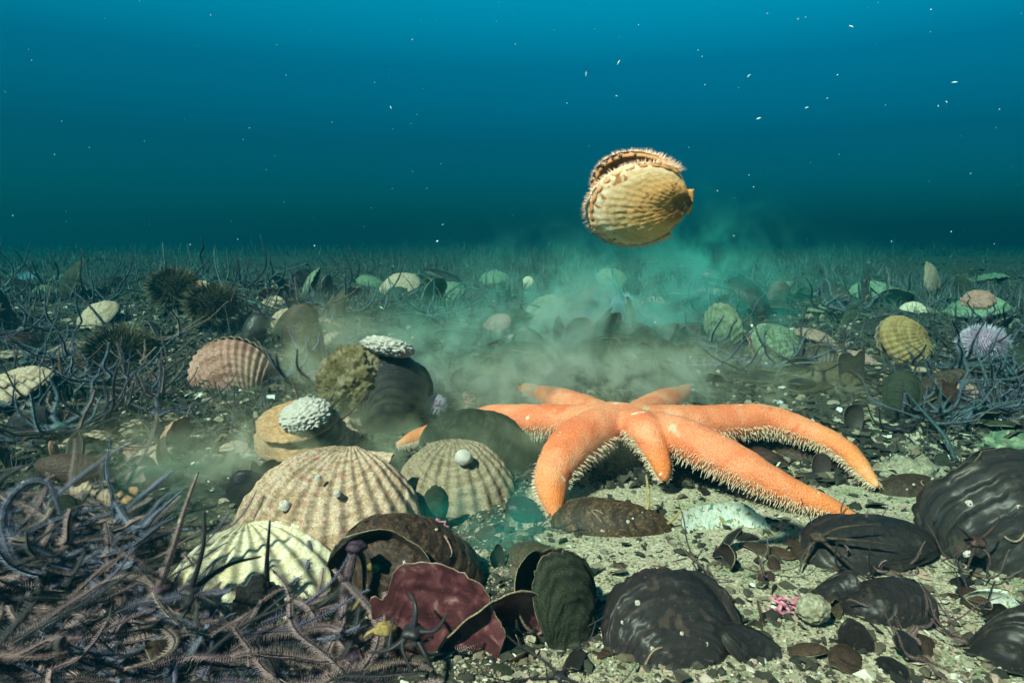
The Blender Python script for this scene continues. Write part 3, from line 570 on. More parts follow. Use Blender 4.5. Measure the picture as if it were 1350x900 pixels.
# ---- encrusted shells with algae and barnacles
e = empty('encrusted_mussel', pose(at(500, 512, .90), (.25, .0, .95), (.45, -.88, .0), .135)); tag(e, 'big mussel with a black face, olive algae turf and white barnacles on top', 'mussel')
a = MUS(46, H=.3, Wd=.80).build('front_valve', [m_mus, m_dint], e); a.location = (.12, -.12, .0)
bt = blob('algae_turf', .37, m_turf, e, sub=6, amp=.15, sc=4, squash=(1.05, 1.0, .75), seed=4); bt.location = (-.22, .02, -.08)
bc = blob('barnacle_crust', .23, m_crust, e, sub=6, amp=.19, sc=6, squash=(1.15, .36, .9), seed=21); bc.location = (.0, .44, -.03)
e = empty('layered_shell', pose(at(392, 572, .76), (.95, .0, .02), (.0, -.25, .95), .108)); tag(e, 'flat orange tan layered scallop with white barnacles on its top', 'scallop')
for k, (dz, s_, ml) in enumerate(((.16, .86, m_orange), (-.02, 1.0, m_orange), (-.14, 1.0, m_cream))):
    a = scallop_mesh(50+k, H=.16, ribs=20, ramp_=.006, per=6, nu=40, rough=.014, ears=False).build('shell_layer', [ml, m_dusty], e); a.location = (0, .02*k, dz); a.scale = (s_, s_, s_)
for k, (lx, ly, lz, s_) in enumerate(((.1, .16, .30, 1), (-.12, .24, .12, .7))):
    bc = blob('barnacle_crust', .25*s_, m_crust, e, sub=6, amp=.19, sc=6, squash=(1.2, 1, .42), seed=22+k); bc.location = (lx, ly, lz)
# ---- scallops farther back: (px, py, width px, Y, mats, axis, normal, label)
FAR = [((527, 381), 54, 1.75, [m_cream, m_dusty], (.9, -.3, .05), (-.2, -.5, .85), 'cream scallop in the middle distance above the encrusted mussel', 4),
       ((652, 369), 36, 1.95, [m_green, m_dint], (.95, -.2, -.05), (0, -.25, .95), 'greenish scallop raised on a dark lump in the far middle', 6),
       ((722, 415), 62, 1.45, [m_green, m_ivory], (-.75, -.2, -.5), (-.35, -.3, .9), 'gaping pale green scallop tilted at the edge of the silt cloud', 16),
       ((806, 369), 40, 1.85, [m_green, m_dint], (.95, -.1, -.2), (.1, -.4, .9), 'teal scallop below the swimming scallop, tilted right', 10),
       ((1030, 468), 90, 1.14, [m_green, m_dusty], (-.8, -.45, .05), (.1, -.70, .68), 'large pale greenish ribbed scallop left of the golden textured one', 5),
       ((1192, 452), 70, 1.10, [m_gold, m_dusty], (-.95, -.2, -.02), (-.05, -.86, .52), 'golden brown textured scallop perched on a green shell', 8),
       ((1222, 482), 72, 1.16, [m_green, m_dint], (-.95, -.2, .02), (0, -.7, .7), 'dark green scallop underneath the golden textured one', 6),
       ((1288, 412), 66, 1.42, [m_green, m_ivory], (.5, -.8, -.05), (0, -.35, .94), 'pale green layered scallop behind the lilac urchin, topped by a small purplish shell', 12),
       ((1150, 392), 60, 1.6, [m_green, m_dusty], (.9, -.3, .05), (0, -.45, .9), 'low pale scallop partly buried behind the leaning black mussel', 4),
       ((1201, 414), 34, 1.38, [m_ivory, m_dusty], (.7, -.5, .2), (0, -.75, .6), 'small whitish scallop near the tip of the leaning black mussel', 4),
       ((1037, 389), 26, 1.65, [m_ivory, m_dusty], (.7, -.5, .3), (0, -.65, .7), 'tiny white shell far back right of the silt cloud', 3),
       ((130, 419), 54, 1.28, [m_cream, m_dusty], (.9, -.2, .15), (-.2, -.55, .8), 'pale scallop lying behind the dark spiny urchin at left', 3),
       ((64, 392), 34, 1.55, [m_green, m_dusty], (.2, -.3, .85), (.3, -.9, .3), 'round pale green shell standing beside the blue urchin', 4),
       ((265, 388), 34, 1.35, [m_pink, m_ivory], (.3, 0, .9), (-.5, -.8, .2), 'pinkish white shell wedged between the two middle urchins', 8),
       ((697, 373), 16, 1.88, [m_ivory, m_dusty], (.5, -.3, .7), (0, -.9, .3), 'tiny pale shell between the two distant green scallops', 3),
       ((720, 408), 20, 1.5, [m_dusty, m_dusty], (.9, -.3, .05), (-.2, -.5, .85), 'small dull scallop behind the gaping pale green one', 4),
       ((1290, 396), 36, 1.40, [m_pink, m_dusty], (.8, -.4, .1), (0, -.5, .9), 'small purplish white shell resting on the layered green scallop', 4),
       ((655, 430), 40, 1.35, [m_dusty, m_dint], (.8, -.5, .1), (-.2, -.5, .85), 'small tan shell with dark brittle star arms over it in the silt', 4),
       ((590, 388), 44, 1.7, [m_green, m_dint], (.9, -.3, .05), (-.2, -.4, .85), 'flat grey green scallop half hidden by distant silt', 4),
       ((380, 428), 40, 1.25, [m_cream, m_pink], (.3, .1, .9), (.4, -.85, .3), 'tan ribbed scallop half behind the pointed brown mussel', 6)]
for i, (p, wpx, Y, ms_, ax, nr, lab, gp) in enumerate(FAR):
    hi = wpx > 60
    pair('scallop', scallop_mesh(60+i, H=.3, ribs=22 if hi else 14, ramp_=.010, per=6, nu=44 if hi else 26, rough=.014), scallop_mesh(90+i, H=.2, ribs=14, per=5, nu=20), [ms_[0], ms_[1]],
         at(p[0], p[1], Y), ax, nr, wpx*Y/F*1.08, lab, 'scallop', gp)
blob('stone', .035, m_sponge, sub=4, amp=.5, squash=(1.25, .8, .62), seed=3).matrix_world = Matrix.Translation(at(1205, 632, .74)); tag(bpy.data.objects['stone'], 'pale lumpy yellowish stone beside the tip of the rear right starfish arm', 'stone')
o = blob('stone', .030, m_musb, sub=4, amp=.5, squash=(1.3, .8, .8), seed=8); o.matrix_world = Matrix.Translation(at(1272, 528, .98)); tag(o, 'brownish rough stone below the lilac urchin', 'stone'); o.data.materials[0] = m_dusty
o = blob('stone', .03, m_green, sub=4, amp=.5, squash=(1.2, .8, .6), seed=9); o.matrix_world = Matrix.Translation(at(1330, 590, .82)); tag(o, 'mottled greenish stone above the huge black mussel', 'stone')
o = blob('stone', .036, m_mosg, sub=4, amp=.4, squash=(1.2, .8, .8), seed=10); o.matrix_world = Matrix.Translation(at(1055, 528, 1.02)); tag(o, 'dark rounded stone peeking over the rear right starfish arm', 'stone')
o = blob('sponge', .0108, m_sponge, sub=5, amp=.16, squash=(1.05, .9, .95), seed=11); o.matrix_world = Matrix.Translation(at(1072, 802, .44)); tag(o, 'round grey pitted sponge lump beside the pink coralline tuft', 'sponge')
# coralline tuft
def branchy(seed, n, r, l):
    rs = random.Random(seed); mb = MB()
    for i in range(n):
        a = rs.uniform(0, 6.28); b = rs.uniform(-.1, 1.2); p = np.array([0., 0, 0]) + np.array([rs.uniform(-.3, .3), rs.uniform(-.3, .3), 0])*l; d = np.array([math.cos(a)*math.cos(b), math.sin(a)*math.cos(b), math.sin(b)]); Pn = [p.copy()]
        for k in range(7): d = d + np.array([rs.gauss(0, .3), rs.gauss(0, .3), rs.gauss(0, .3)]); d /= np.linalg.norm(d); p = p + d*l/7; Pn.append(p.copy())
        V, f = tube(Pn, np.array([1, 1, .95, .9, .95, 1., .8, .4])*r*rs.uniform(.8, 1.2), 7); mb.add(V, f)
        V, f = tube([Pn[4], Pn[4]+np.array([rs.gauss(0, .2), rs.gauss(0, .2), .25])*l, Pn[4]+np.array([rs.gauss(0, .3), rs.gauss(0, .3), .4])*l], [r*.9, r*.8, r*.4], 7); mb.add(V, f)
    return mb
for p, Y, n_, r_, l_, lab in (((1032, 808), .46, 9, .0018, .016, 'pink branching coralline tuft left of the round grey sponge'), ((1178, 884), .425, 5, .002, .007, 'small pink coralline nubs nearest the bottom edge'),
                          ((1232, 890), .42, 7, .002, .009, 'pink coralline nubs in a low patch right of the smaller one'), ((575, 700), .56, 3, .0012, .012, 'dark red coralline sprig on the arched brown mussel')):
    o = branchy(int(p[0]), n_, r_, l_).build('coralline_tuft', m_coral); o.location = at(p[0], p[1], Y); tag(o, lab, 'coralline algae')
o = branchy(5, 8, .003, .02).build('red_algae_tuft', m_coral); o.location = at(620, 535, .98); o.data.materials[0] = m_pink; tag(o, 'pinkish algae tuft behind the left starfish arm, dusted with silt', 'algae')

# ------------------------------------------------------------------ starfish
c0 = at(815, 560, .77)
def A(*pts): return [at(px, py, Y) for px, py, Y in pts]
ARMS = [(A((808, 556, .77), (762, 582, .72), (728, 627, .66), (733, 682, .615)), .0255, 1.0),
        (A((822, 558, .77), (846, 564, .735), (866, 597, .70), (877, 634, .675)), .0195, .85),
        (A((838, 562, .77), (900, 577, .72), (985, 620, .67), (1060, 656, .64), (1140, 689, .615)), .0228, 1.0),
        (A((835, 556, .79), (925, 558, .81), (1015, 556, .82), (1098, 584, .77), (1158, 640, .685)), .0232, 1.0),
        (A((835, 552, .84), (870, 535, .93), (900, 520, 1.0), (918, 505, 1.06)), .022, .9),
        (A((795, 550, .84), (750, 535, .93), (712, 520, 1.0), (682, 511, 1.06)), .023, .9),
        (A((800, 556, .79), (720, 555, .81), (640, 555, .84), (570, 571, .84), (522, 586, .82)), .0215, 1.0)]
root = empty('sea_star', Matrix.Translation((c0.x, c0.y, hgt(c0.x, c0.y)))); tag(root, 'large orange seven armed starfish arching over the shells', 'starfish')
mb = MB(); NP = 60; paths = []
off = np.array(root.location)
for pts, r0, sc in ARMS:
    Pn = catmull([np.array(p)-off for p in pts], NP); t = np.linspace(0, 1, NP)
    rad = r0*1.04*(.92 + .22*np.sin(np.clip(t*1.5, 0, 1)*math.pi))*np.sqrt(np.clip(1-(t/1.01)**3.4, .02, 1))*(1-.18*t)
    Pn[:, 2] += .0012*np.sin(t*17)*t; paths.append((Pn, rad, t)); V, f = tube(Pn, rad, 22, .90, (0, 0, 1)); mb.add(V, f)
    # round tip
dc = np.array(c0)-off + np.array([0, .02, .0])
V = []; f = []; nr, na = 12, 28
for i in range(nr+1):
    ph = math.pi*i/nr
    for j in range(na):
        a = 2*math.pi*j/na; V.append(dc + np.array([.050*math.sin(ph)*math.cos(a), .042*math.sin(ph)*math.sin(a), .0215*math.cos(ph)]))
for i in range(nr):
    for j in range(na): f.append((i*na+j, (i+1)*na+j, (i+1)*na+(j+1) % na, i*na+(j+1) % na))
mb.add(np.array(V), f)
raw = mb.build('raw_star', m_star)
md = raw.modifiers.new('r', 'REMESH'); md.mode = 'VOXEL'; md.voxel_size = .0024
ml = raw.modifiers.new('s', 'SMOOTH'); ml.iterations = 9; ml.factor = .6
dg = bpy.context.evaluated_depsgraph_get(); me = bpy.data.meshes.new_from_object(raw.evaluated_get(dg)); bpy.data.objects.remove(raw)
co = np.zeros(len(me.vertices)*3); me.vertices.foreach_get('co', co); co = co.reshape(-1, 3)
best = np.full(len(co), 9.); tv = np.zeros(len(co))
for Pn, rad, t in paths:
    for q, tt in zip(Pn, t):
        dd = ((co-q)**2).sum(1); k = dd < best; best[k] = dd[k]; tv[k] = tt
nrm = np.zeros(len(me.vertices)*3); me.vertices.foreach_get('normal', nrm); nrm = nrm.reshape(-1, 3)
for i in range(len(co)):
    q = Vector(co[i]); co[i] += nrm[i]*(.0011*mn.noise(q*55) + .0005*mn.noise(q*160))
me.vertices.foreach_set('co', co.ravel()); me.materials.clear(); me.materials.append(m_star); me.name = 'body'
a = me.attributes.new('tt', 'FLOAT', 'POINT'); a.data.foreach_set('value', tv.astype(np.float32)); me.polygons.foreach_set('use_smooth', [True]*len(me.polygons)); me.update()
body = bpy.data.objects.new('body', me); C.objects.link(body); body.parent = root
for Pn, rad, t in paths:
    T, U, B = frames(Pn, (0, 0, 1)); mb = MB(); L_ = np.linalg.norm(np.diff(Pn, axis=0), axis=1).sum(); n_ = int(L_/.0016)
    for k in range(n_):
        x = (k+.5)/n_*(NP-1); i = min(int(x), NP-2); w = x-i; tt = x/(NP-1)
        if tt < .13: continue
        p = Pn[i]*(1-w)+Pn[i+1]*w; r_ = rad[i]*(1-w)+rad[i+1]*w
        for sg in (-1, 1):
            for (ang, ln) in ((-6, .0050), (-24, .0066), (-44, .0078)):
                an = R(ang+random.uniform(-8, 8)); base = p + sg*B[i]*r_*math.cos(an)*.97 + U[i]*r_*.78*math.sin(an)
                dd = sg*B[i]*math.cos(an)*.8 + U[i]*(math.sin(an)-.15) + T[i]*random.uniform(-.25, .35); dd = dd/np.linalg.norm(dd)*ln*random.uniform(.4, 1.05)*(.75+.4*(r_/.02))
                mid = base + dd*.55 + np.array([random.gauss(0, .0003) for _ in range(3)])
                V, f = tube([base - dd*.15, mid, base+dd - U[i]*.0006], [.00045, .00038, .00018], 4, cap=False); mb.add(V, f)
    mb.build('arm_spine_fringe', m_spin, root)

# ------------------------------------------------------------------ sea urchins
def urchin(seed, r, n, sl, mt, msn, label, c, squash=.75, name='sea_urchin', thick=.017):
    rs = random.Random(seed); mb = MB()
    V = []; f = []
    for i in range(13):
        for j in range(24):
            ph, a = math.pi*i/12, 2*math.pi*j/24; V.append((math.sin(ph)*math.cos(a), math.sin(ph)*math.sin(a), squash*math.cos(ph)))
    for i in range(12):
        for j in range(24): f.append((i*24+j, (i+1)*24+j, (i+1)*24+(j+1) % 24, i*24+(j+1) % 24))
    mb.add(np.array(V)*r, f, 0, tt=0)
    for i in range(n):
        z = 1-1.75*(i+.5)/n; a = i*2.39996; q = math.sqrt(max(0, 1-z*z)); d = np.array([q*math.cos(a), q*math.sin(a), z]); b = d*[1, 1, squash]*r
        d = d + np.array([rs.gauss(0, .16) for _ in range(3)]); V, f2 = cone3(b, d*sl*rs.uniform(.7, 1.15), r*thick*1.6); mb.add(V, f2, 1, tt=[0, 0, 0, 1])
    o = mb.build(name, [mt, msn], smooth=False); o.location = c; return tag(o, label, 'sea urchin' if name == 'sea_urchin' else 'anemone')
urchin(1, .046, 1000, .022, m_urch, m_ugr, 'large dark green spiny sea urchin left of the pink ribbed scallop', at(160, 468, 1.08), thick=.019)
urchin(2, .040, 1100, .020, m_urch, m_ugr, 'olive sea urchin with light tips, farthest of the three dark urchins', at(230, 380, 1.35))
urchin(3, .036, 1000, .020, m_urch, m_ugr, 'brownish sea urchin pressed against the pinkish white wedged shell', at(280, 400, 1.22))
urchin(4, .0125, 500, .008, m_ulil, m_ulil, 'small pink and white sea urchin beside the black faced encrusted mussel', at(573, 534, .93), thick=.03)
urchin(5, .032, 900, .010, m_ulil, m_ulil, 'pale lilac sea urchin near the right edge', at(1296, 453, 1.12), .8, thick=.018)
urchin(6, .030, 900, .012, m_ublu, m_ublu, 'pale blue fuzzy sea urchin far left', at(37, 374, 1.75))
urchin(7, .028, 700, .014, m_ugrn, m_ugrn, 'bright green fuzzy anemone at the far left edge', at(4, 376, 1.7), name='anemone')
urchin(8, .020, 600, .010, m_ublu, m_ublu, 'small distant blue white urchin in the silt cloud', at(822, 399, 1.45))

# ------------------------------------------------------------------ brittle stars
def brittle(seed, L=.085, spl=.0052, rs_=(.15, .6), arms=5, N=46, spines=True, r0=.0019, lift=1., flat=False, sides=6, rows=((-15, 1), (20, 1), (50, .8))):
    rs = random.Random(seed); mb = MB()
    V = []; f = []
    for i in range(7):
        for j in range(20):
            ph, a = math.pi*i/6, 2*math.pi*j/20; k = 1+.13*math.cos(5*a); V.append((.0075*k*math.sin(ph)*math.cos(a), .0075*k*math.sin(ph)*math.sin(a), .0034*math.cos(ph)+.003))
    for i in range(6):
        for j in range(20): f.append((i*20+j, (i+1)*20+j, (i+1)*20+(j+1) % 20, i*20+(j+1) % 20))
    mb.add(np.array(V), f, 0)
    for k in range(arms):
        az = 2*math.pi*k/arms + rs.uniform(-.25, .25); el_ = rs.uniform(0, .25); p = np.array([.006*math.cos(az), .006*math.sin(az), .003]); Pn = [p.copy()]
        Lk = L*rs.uniform(.75, 1.25); rise = rs.uniform(-.1, .15) if flat else lift*(rs.uniform(.9, 1.5) if rs.random() < .5 else rs.uniform(-.1, .4)); w1, w2, p1, p2 = rs.uniform(1, 3.5), rs.uniform(3, 7), rs.uniform(0, 6), rs.uniform(0, 6)
        cv = rs.uniform(-1.6, 1.6)
        for i in range(N):
            t = i/N; a2 = az + cv*t + .5*math.sin(t*w1+p1) + .25*math.sin(t*w2*2+p2) - .5*math.sin(p1) - .25*math.sin(p2); e2 = el_ + rise*sm(.05, .7, t) + .35*math.sin(t*w2+p1)*t
            d = np.array([math.cos(a2)*math.cos(e2), math.sin(a2)*math.cos(e2), math.sin(e2)]); p = p + d*Lk/N; p[2] = max(p[2], .001); Pn.append(p.copy())
        Pn = np.array(Pn); t = np.linspace(0, 1, N+1); rad = r0*(1-t)**.5 + .00028; rad = rad*(1+.13*np.cos(np.arange(N+1)*math.pi))
        V, f = tube(Pn, rad, sides, .75); mb.add(V, f, 0)
        if spines:
            T, U, B = frames(Pn); q = 1
            for i in range(N*q):
                x = i/q; a_ = int(x); w = x-a_; c = Pn[a_]*(1-w)+Pn[a_+1]*w; tt = x/N; r = rad[a_]
                for sg in (-1, 1):
                    for ang, lm in rows:
                        an = R(ang+rs.uniform(-10, 10)); d = sg*B[a_]*math.cos(an) + U[a_]*math.sin(an) + T[a_]*.22; ln = spl*lm*(1-.55*tt**1.5)*rs.uniform(.8, 1.1)
                        V, f = cone3(c + d*r*.5, d*ln, .00042); mb.add(V, f, 1)
    return mb
NEAR = []
for i in range(9):
    o = brittle(100+i, L=random.uniform(.08, .115), spl=.0068 if i < 7 else .0045, N=72, flat=(i % 3 != 0), r0=.00115, lift=(i % 3 == 0)*.5, rows=((-8, 1), (32, 1))).build('brittle_star', [m_bs[0], m_bsp[0]]); NEAR.append(o)
MIDS = [brittle(150+i, L=random.uniform(.06, .10), spl=.004, N=34, sides=4, r0=.0014, lift=.8, rows=((-10, 1), (35, 1))).build('brittle_star', [m_bs[1], m_bsp[1]]) for i in range(7)]
FARS = [brittle(180+i, L=random.uniform(.08, .12), spines=False, N=12, sides=4, r0=.0025).build('brittle_star', [m_bs[4], m_bsp[1]]) for i in range(6)]
used = set()
def bs(proto, loc, rz, tilt=(0, 0), s=1., mats=None, label=None, group=None):
    if proto.name in used: o = proto.copy(); C.objects.link(o)
    else: o = proto; used.add(proto.name)
    o.location = loc; o.rotation_euler = (tilt[0], tilt[1], rz); o.scale = (s, s, s)
    if mats: remat(o, mats)
    return tag(o, label, 'brittle star', group)
MATS = [(m_bs[0], m_bsp[0]), (m_bs[1], m_bsp[1]), (m_bs[2], m_bsp[0]), (m_bs[0], m_bsp[1]), (m_bs[3], m_bsp[2]), (m_bs[4], m_bsp[1]), (m_bs[5], m_bsp[3]), (m_bs[3], m_bsp[0])]
# dense tangle in the near left
k = 0
while k < 70:
    px, py = random.uniform(-60, 500), random.uniform(600, 930)
    if px > 205 and py < 790 + .25*(px-205): continue
    if px > 470: continue
    if py < 710 and random.random() < .78: continue
    p = gnd(px, min(py, 925)); p.z += random.uniform(-.003, .010 if py > 700 else .004)
    mt = random.choice([MATS[0], MATS[3], MATS[3], MATS[2], MATS[1], MATS[0], MATS[4], MATS[4], MATS[7]])
    bs(random.choice(NEAR), p, random.uniform(0, 6.28), (random.gauss(0, .12), random.gauss(0, .12)), random.uniform(.75, 1.1), mt,
       'spiny brittle star tangled in the dense mat at the lower left', 'brittle stars in the near left mat'); k += 1
# single ones with a place of their own
def hero(seed, px, py, Y, mats, label, rot=(0, 0, 0), s=1., **kw):
    o = brittle(seed, **kw).build('brittle_star', list(mats)); o.location = at(px, py, Y); o.rotation_euler = rot; o.scale = (s, s, s); return tag(o, label, 'brittle star')
def armstar(px, py, Y, arms, mats, label, spl=.005, r0=.0021):
    """a brittle star whose arms run through given picture points at given depths"""
    c = np.array(at(px, py, Y)); mb = MB(); rs = random.Random(int(px)); V = []; f = []
    for i in range(7):
        for j in range(20):
            ph, a = math.pi*i/6, 2*math.pi*j/20; q = 1+.13*math.cos(5*a); V.append((.0075*q*math.sin(ph)*math.cos(a), .0075*q*math.sin(ph)*math.sin(a), .0036*math.cos(ph)))
    for i in range(6):
        for j in range(20): f.append((i*20+j, (i+1)*20+j, (i+1)*20+(j+1) % 20, i*20+(j+1) % 20))
    mb.add(np.array(V), f, 0)
    for pts in arms:
        Pc = catmull([c] + [np.array(at(*q)) for q in pts], 60) - c; t = np.linspace(0, 1, 60); rad = (r0*(1-t)**.7 + .0004)*(1+.12*np.cos(np.arange(60)*math.pi)); V, f = tube(Pc, rad, 7, .8); mb.add(V, f, 0)
        T, U, B = frames(Pc); Ln = np.linalg.norm(np.diff(Pc, axis=0), axis=1).sum(); n_ = int(Ln/.0011)
        for i in range(n_):
            x = i/n_*58; a_ = int(x); w = x-a_; cc = Pc[a_]*(1-w)+Pc[a_+1]*w; tt = x/59
            for sg in (-1, 1):
                for ang in (-15, 25, 60):
                    an = R(ang+rs.uniform(-10, 10)); d = sg*B[a_]*math.cos(an) + U[a_]*math.sin(an) + T[a_]*.35
                    V, f = cone3(cc, d*(spl*(1-.6*tt)*rs.uniform(.8, 1.1)+rad[a_]*.6), .00026); mb.add(V, f, 1)
    o = mb.build('brittle_star', list(mats)); o.location = c; return tag(o, label, 'brittle star')
armstar(252, 778, .445, [[(268, 720, .445), (270, 672, .45)], [(300, 745, .46), (345, 733, .475)], [(248, 800, .43), (228, 830, .42)], [(290, 800, .44), (305, 830, .44), (285, 858, .43)]], MATS[4], 'black brittle star with two arms raised over the fluted yellowish scallop')
armstar(212, 775, .45, [[(232, 715, .455), (246, 668, .46), (262, 622, .46)], [(190, 800, .44), (150, 850, .42)], [(230, 830, .43), (330, 800, .45)], [(170, 760, .46), (130, 770, .46)]], MATS[0], 'purple brittle star raising one long thin arm left of the black one')
armstar(545, 832, .385, [[(575, 830, .38), (590, 808, .38)], [(515, 855, .38), (485, 860, .385)], [(562, 865, .375), (580, 905, .37)], [(548, 800, .39), (540, 780, .40)], [(530, 850, .38), (545, 890, .37)]], MATS[4], 'small black brittle star clinging to the purple open mussel', .003, .0017)
armstar(1287, 714, .505, [[(1310, 695, .50), (1318, 680, .50)], [(1265, 728, .50), (1240, 740, .505)], [(1270, 700, .50), (1262, 692, .50)], [(1305, 735, .495), (1300, 760, .49)], [(1280, 735, .495), (1275, 750, .49)]], (m_bs[2], m_bsp[2]), 'dark thin brittle star spread on the huge black mussel', .0015, .0011)
armstar(190, 700, .52, [[(205, 680, .52), (243, 645, .52)], [(180, 720, .51), (165, 740, .5)], [(170, 690, .53), (150, 660, .56)]], MATS[1], 'blue grey brittle star reaching one arm right into the silt')
armstar(150, 690, .56, [[(148, 655, .56), (140, 620, .57), (145, 580, .60)], [(140, 710, .54), (110, 730, .53)]], MATS[1], 'grey blue brittle star with one upright wavy arm in the silt')
armstar(5, 700, .50, [[(10, 665, .50), (35, 638, .50), (65, 640, .50), (80, 680, .49)], [(40, 720, .48), (90, 740, .48)], [(20, 740, .47), (70, 780, .46)]], (m_bs[1], m_bsp[1]), 'grey brittle star whose arm arches over a dark hollow at the left edge', .0068, .0024)
armstar(352, 775, .46, [[(352, 740, .455), (356, 685, .45)], [(370, 800, .45), (400, 830, .44)]], MATS[4], 'black brittle star with one upright arm in front of the big cream scallop', .003, .0018)
armstar(470, 720, .45, [[(455, 770, .445), (445, 820, .44)], [(480, 745, .455), (478, 790, .45), (465, 815, .45)], [(440, 840, .43), (400, 880, .42)]], MATS[0], 'mauve brittle star hanging over the hollow black mussel')
armstar(495, 745, .47, [[(510, 755, .465), (525, 790, .46)], [(485, 770, .465), (470, 800, .455), (462, 812, .45)]], MATS[6], 'golden yellow brittle star inside the hollow black mussel', .004)
armstar(508, 828, .41, [[(490, 832, .41), (478, 842, .41)], [(520, 835, .41), (500, 850, .405)]], MATS[6], 'small golden banded brittle star left of the purple open mussel', .0028, .0016)
armstar(848, 690, .60, [[(855, 660, .61), (852, 625, .64)], [(880, 690, .60), (900, 670, .60)], [(830, 700, .59), (800, 690, .60)]], MATS[6], 'ochre brittle star rearing up below the short starfish arm', .0035, .0018)
armstar(972, 765, .52, [[(990, 790, .51), (1003, 830, .50)], [(950, 765, .52), (925, 768, .52)], [(975, 745, .53), (960, 735, .53)]], MATS[4], 'black brittle star arm running down the sand above the ridged mussel corner', .0022, .0018)
armstar(818, 748, .53, [[(860, 748, .53), (905, 735, .54)], [(790, 765, .52), (770, 780, .51)]], MATS[2], 'grey brown brittle star stretched thinly across the sand', .0015, .0016)
armstar(1008, 850, .44, [[(1005, 820, .44), (998, 790, .44)], [(1030, 850, .44), (1080, 870, .43)], [(1000, 880, .42), (980, 900, .42)], [(1040, 860, .435), (1050, 900, .42)]], (m_bs[2], m_bsp[2]), 'dark brown brittle star beside the bottom middle shells', .0035, .0018)
armstar(1080, 708, .53, [[(1110, 735, .51), (1140, 760, .50)], [(1060, 730, .52), (1055, 750, .51)], [(1110, 695, .52), (1160, 690, .52)], [(1130, 712, .515), (1180, 718, .51)]], (m_bs[2], m_bsp[2]), 'thin dark brittle star draped over the long black mussel', .002, .0014)
armstar(1340, 500, 1.0, [[(1310, 470, 1.02), (1270, 495, 1.02)], [(1345, 540, .98), (1335, 570, .97)]], MATS[5], 'teal brittle star gripping stones at the right edge', .002)
armstar(1262, 612, .78, [[(1245, 575, .80), (1215, 540, .84), (1185, 505, .92)], [(1265, 640, .76), (1250, 660, .74)]], (m_bs[4], m_bsp[2]), 'long dark brittle star arm bending from behind the huge black mussel', .0025, .0028)
armstar(308, 470, 1.0, [[(304, 440, 1.0), (296, 400, 1.0)], [(330, 480, 1.0), (350, 470, 1.0)]], MATS[1], 'grey brittle star with a straight raised arm above the pink ribbed scallop', .002, .0026)
armstar(140, 430, 1.12, [[(115, 400, 1.12), (85, 374, 1.14)], [(170, 440, 1.1), (200, 435, 1.1)]], MATS[1], 'grey brittle star slanting one arm up left of the dark urchins', .002, .0026)
# mid ground, both sides
def scatter(nn, xr, yr, protos, mats, label, group, keep, lift=.012, s=(.8, 1.3)):
    k = 0; guard = 0
    while k < nn and guard < 9000:
        guard += 1; px, py = random.uniform(*xr), yr[0]+(yr[1]-yr[0])*random.random()**.8
        if not keep(px, py): continue
        p = gnd(px, py); p.z += random.uniform(0, lift)
        bs(random.choice(protos), p, random.uniform(0, 6.28), (random.gauss(0, .22), random.gauss(0, .22)), random.uniform(*s), random.choice(mats), label, group); k += 1
scatter(64, (-60, 430), (425, 620), MIDS, [MATS[1], MATS[2], MATS[2], MATS[4], MATS[5]], 'grey brittle star lying among shells on the left slope', 'brittle stars on the left slope', lambda x, y: not (230 < x < 380 and 455 < y < 600 and random.random() < .85) and not (90 < x < 230 and 420 < y < 520), .02)
scatter(62, (900, 1400), (425, 590), MIDS, [MATS[5], MATS[1], MATS[5], MATS[4]], 'teal grey brittle star on the dark rubble right of the starfish', 'brittle stars on the right rubble', lambda x, y: not (1130 < x < 1260 and 420 < y < 510) and not (980 < x < 1080 and 440 < y < 490) and not (y > 520 and x < 1180), .015)
scatter(16, (640, 1400), (640, 900), MIDS, [MATS[2], MATS[4]], 'thin brittle star lying loose on the pale sand', 'brittle stars on the sand', lambda x, y: random.random() < .5, .001, (.45, .7))
scatter(62, (-80, 1430), (368, 430), FARS, [MATS[5], MATS[4], MATS[1]], 'dim brittle star with raised arms in the far bed', 'brittle stars in the far bed', lambda x, y: True, .015, (1, 1.4))

# ------------------------------------------------------------------ scattered loose shells
PM = [MUS(200+i, H=random.uniform(.16, .26), Wd=random.uniform(.45, .68), nu=22, nv=40, ring=.008, rough=.012, brk=(0, .12, .25, .3)[i % 4]).build('mussel_shell', [m_mus, m_dint]) for i in range(8)]
PS = [scallop_mesh(230+i, H=random.uniform(.2, .3), ribs=15, per=5, nu=24, rough=.014, chip=.15*(i % 2)).build('scallop_shell', [m_dusty, m_dint]) for i in range(4)]
def loose(nn, xr, yr, protos, mats, label, group, cat, keep, s=(.055, .105), upr=.26, sink=.2):
    k = 0; guard = 0
    while k < nn and guard < 9000:
        guard += 1; px, py = random.uniform(*xr), yr[0]+(yr[1]-yr[0])*random.random()**.9
        if not keep(px, py): continue
        p = gnd(px, py); pr = random.choice(protos); sz = random.uniform(*s)*(min(1.25, max(.62, p.y)) if s[1] > .045 else 1)
        a = random.uniform(0, 6.28); e_ = random.uniform(.2, 1.4) if random.random() < upr else random.uniform(-.25, .25)
        ax = Vector((math.cos(a)*math.cos(e_), math.sin(a)*math.cos(e_), math.sin(e_))); nr = Vector((random.gauss(0, .35), random.gauss(0, .35), 1 if random.random() < .72 else -1)) if abs(e_) < .5 else Vector((random.gauss(0, 1), random.gauss(0, 1), .3))
        if pr.name in used: o = pr.copy(); C.objects.link(o)
        else: o = pr; used.add(pr.name)
        p.z += sz*(.36*abs(math.sin(e_))-.02) - sink*sz*.2; o.matrix_world = pose(p, ax, nr, sz); remat(o, random.choice(mats)); tag(o, label, cat, group); k += 1
notstar = lambda x, y: not (500 < x < 1180 and (490 if x < 940 else 535) < y < 720)
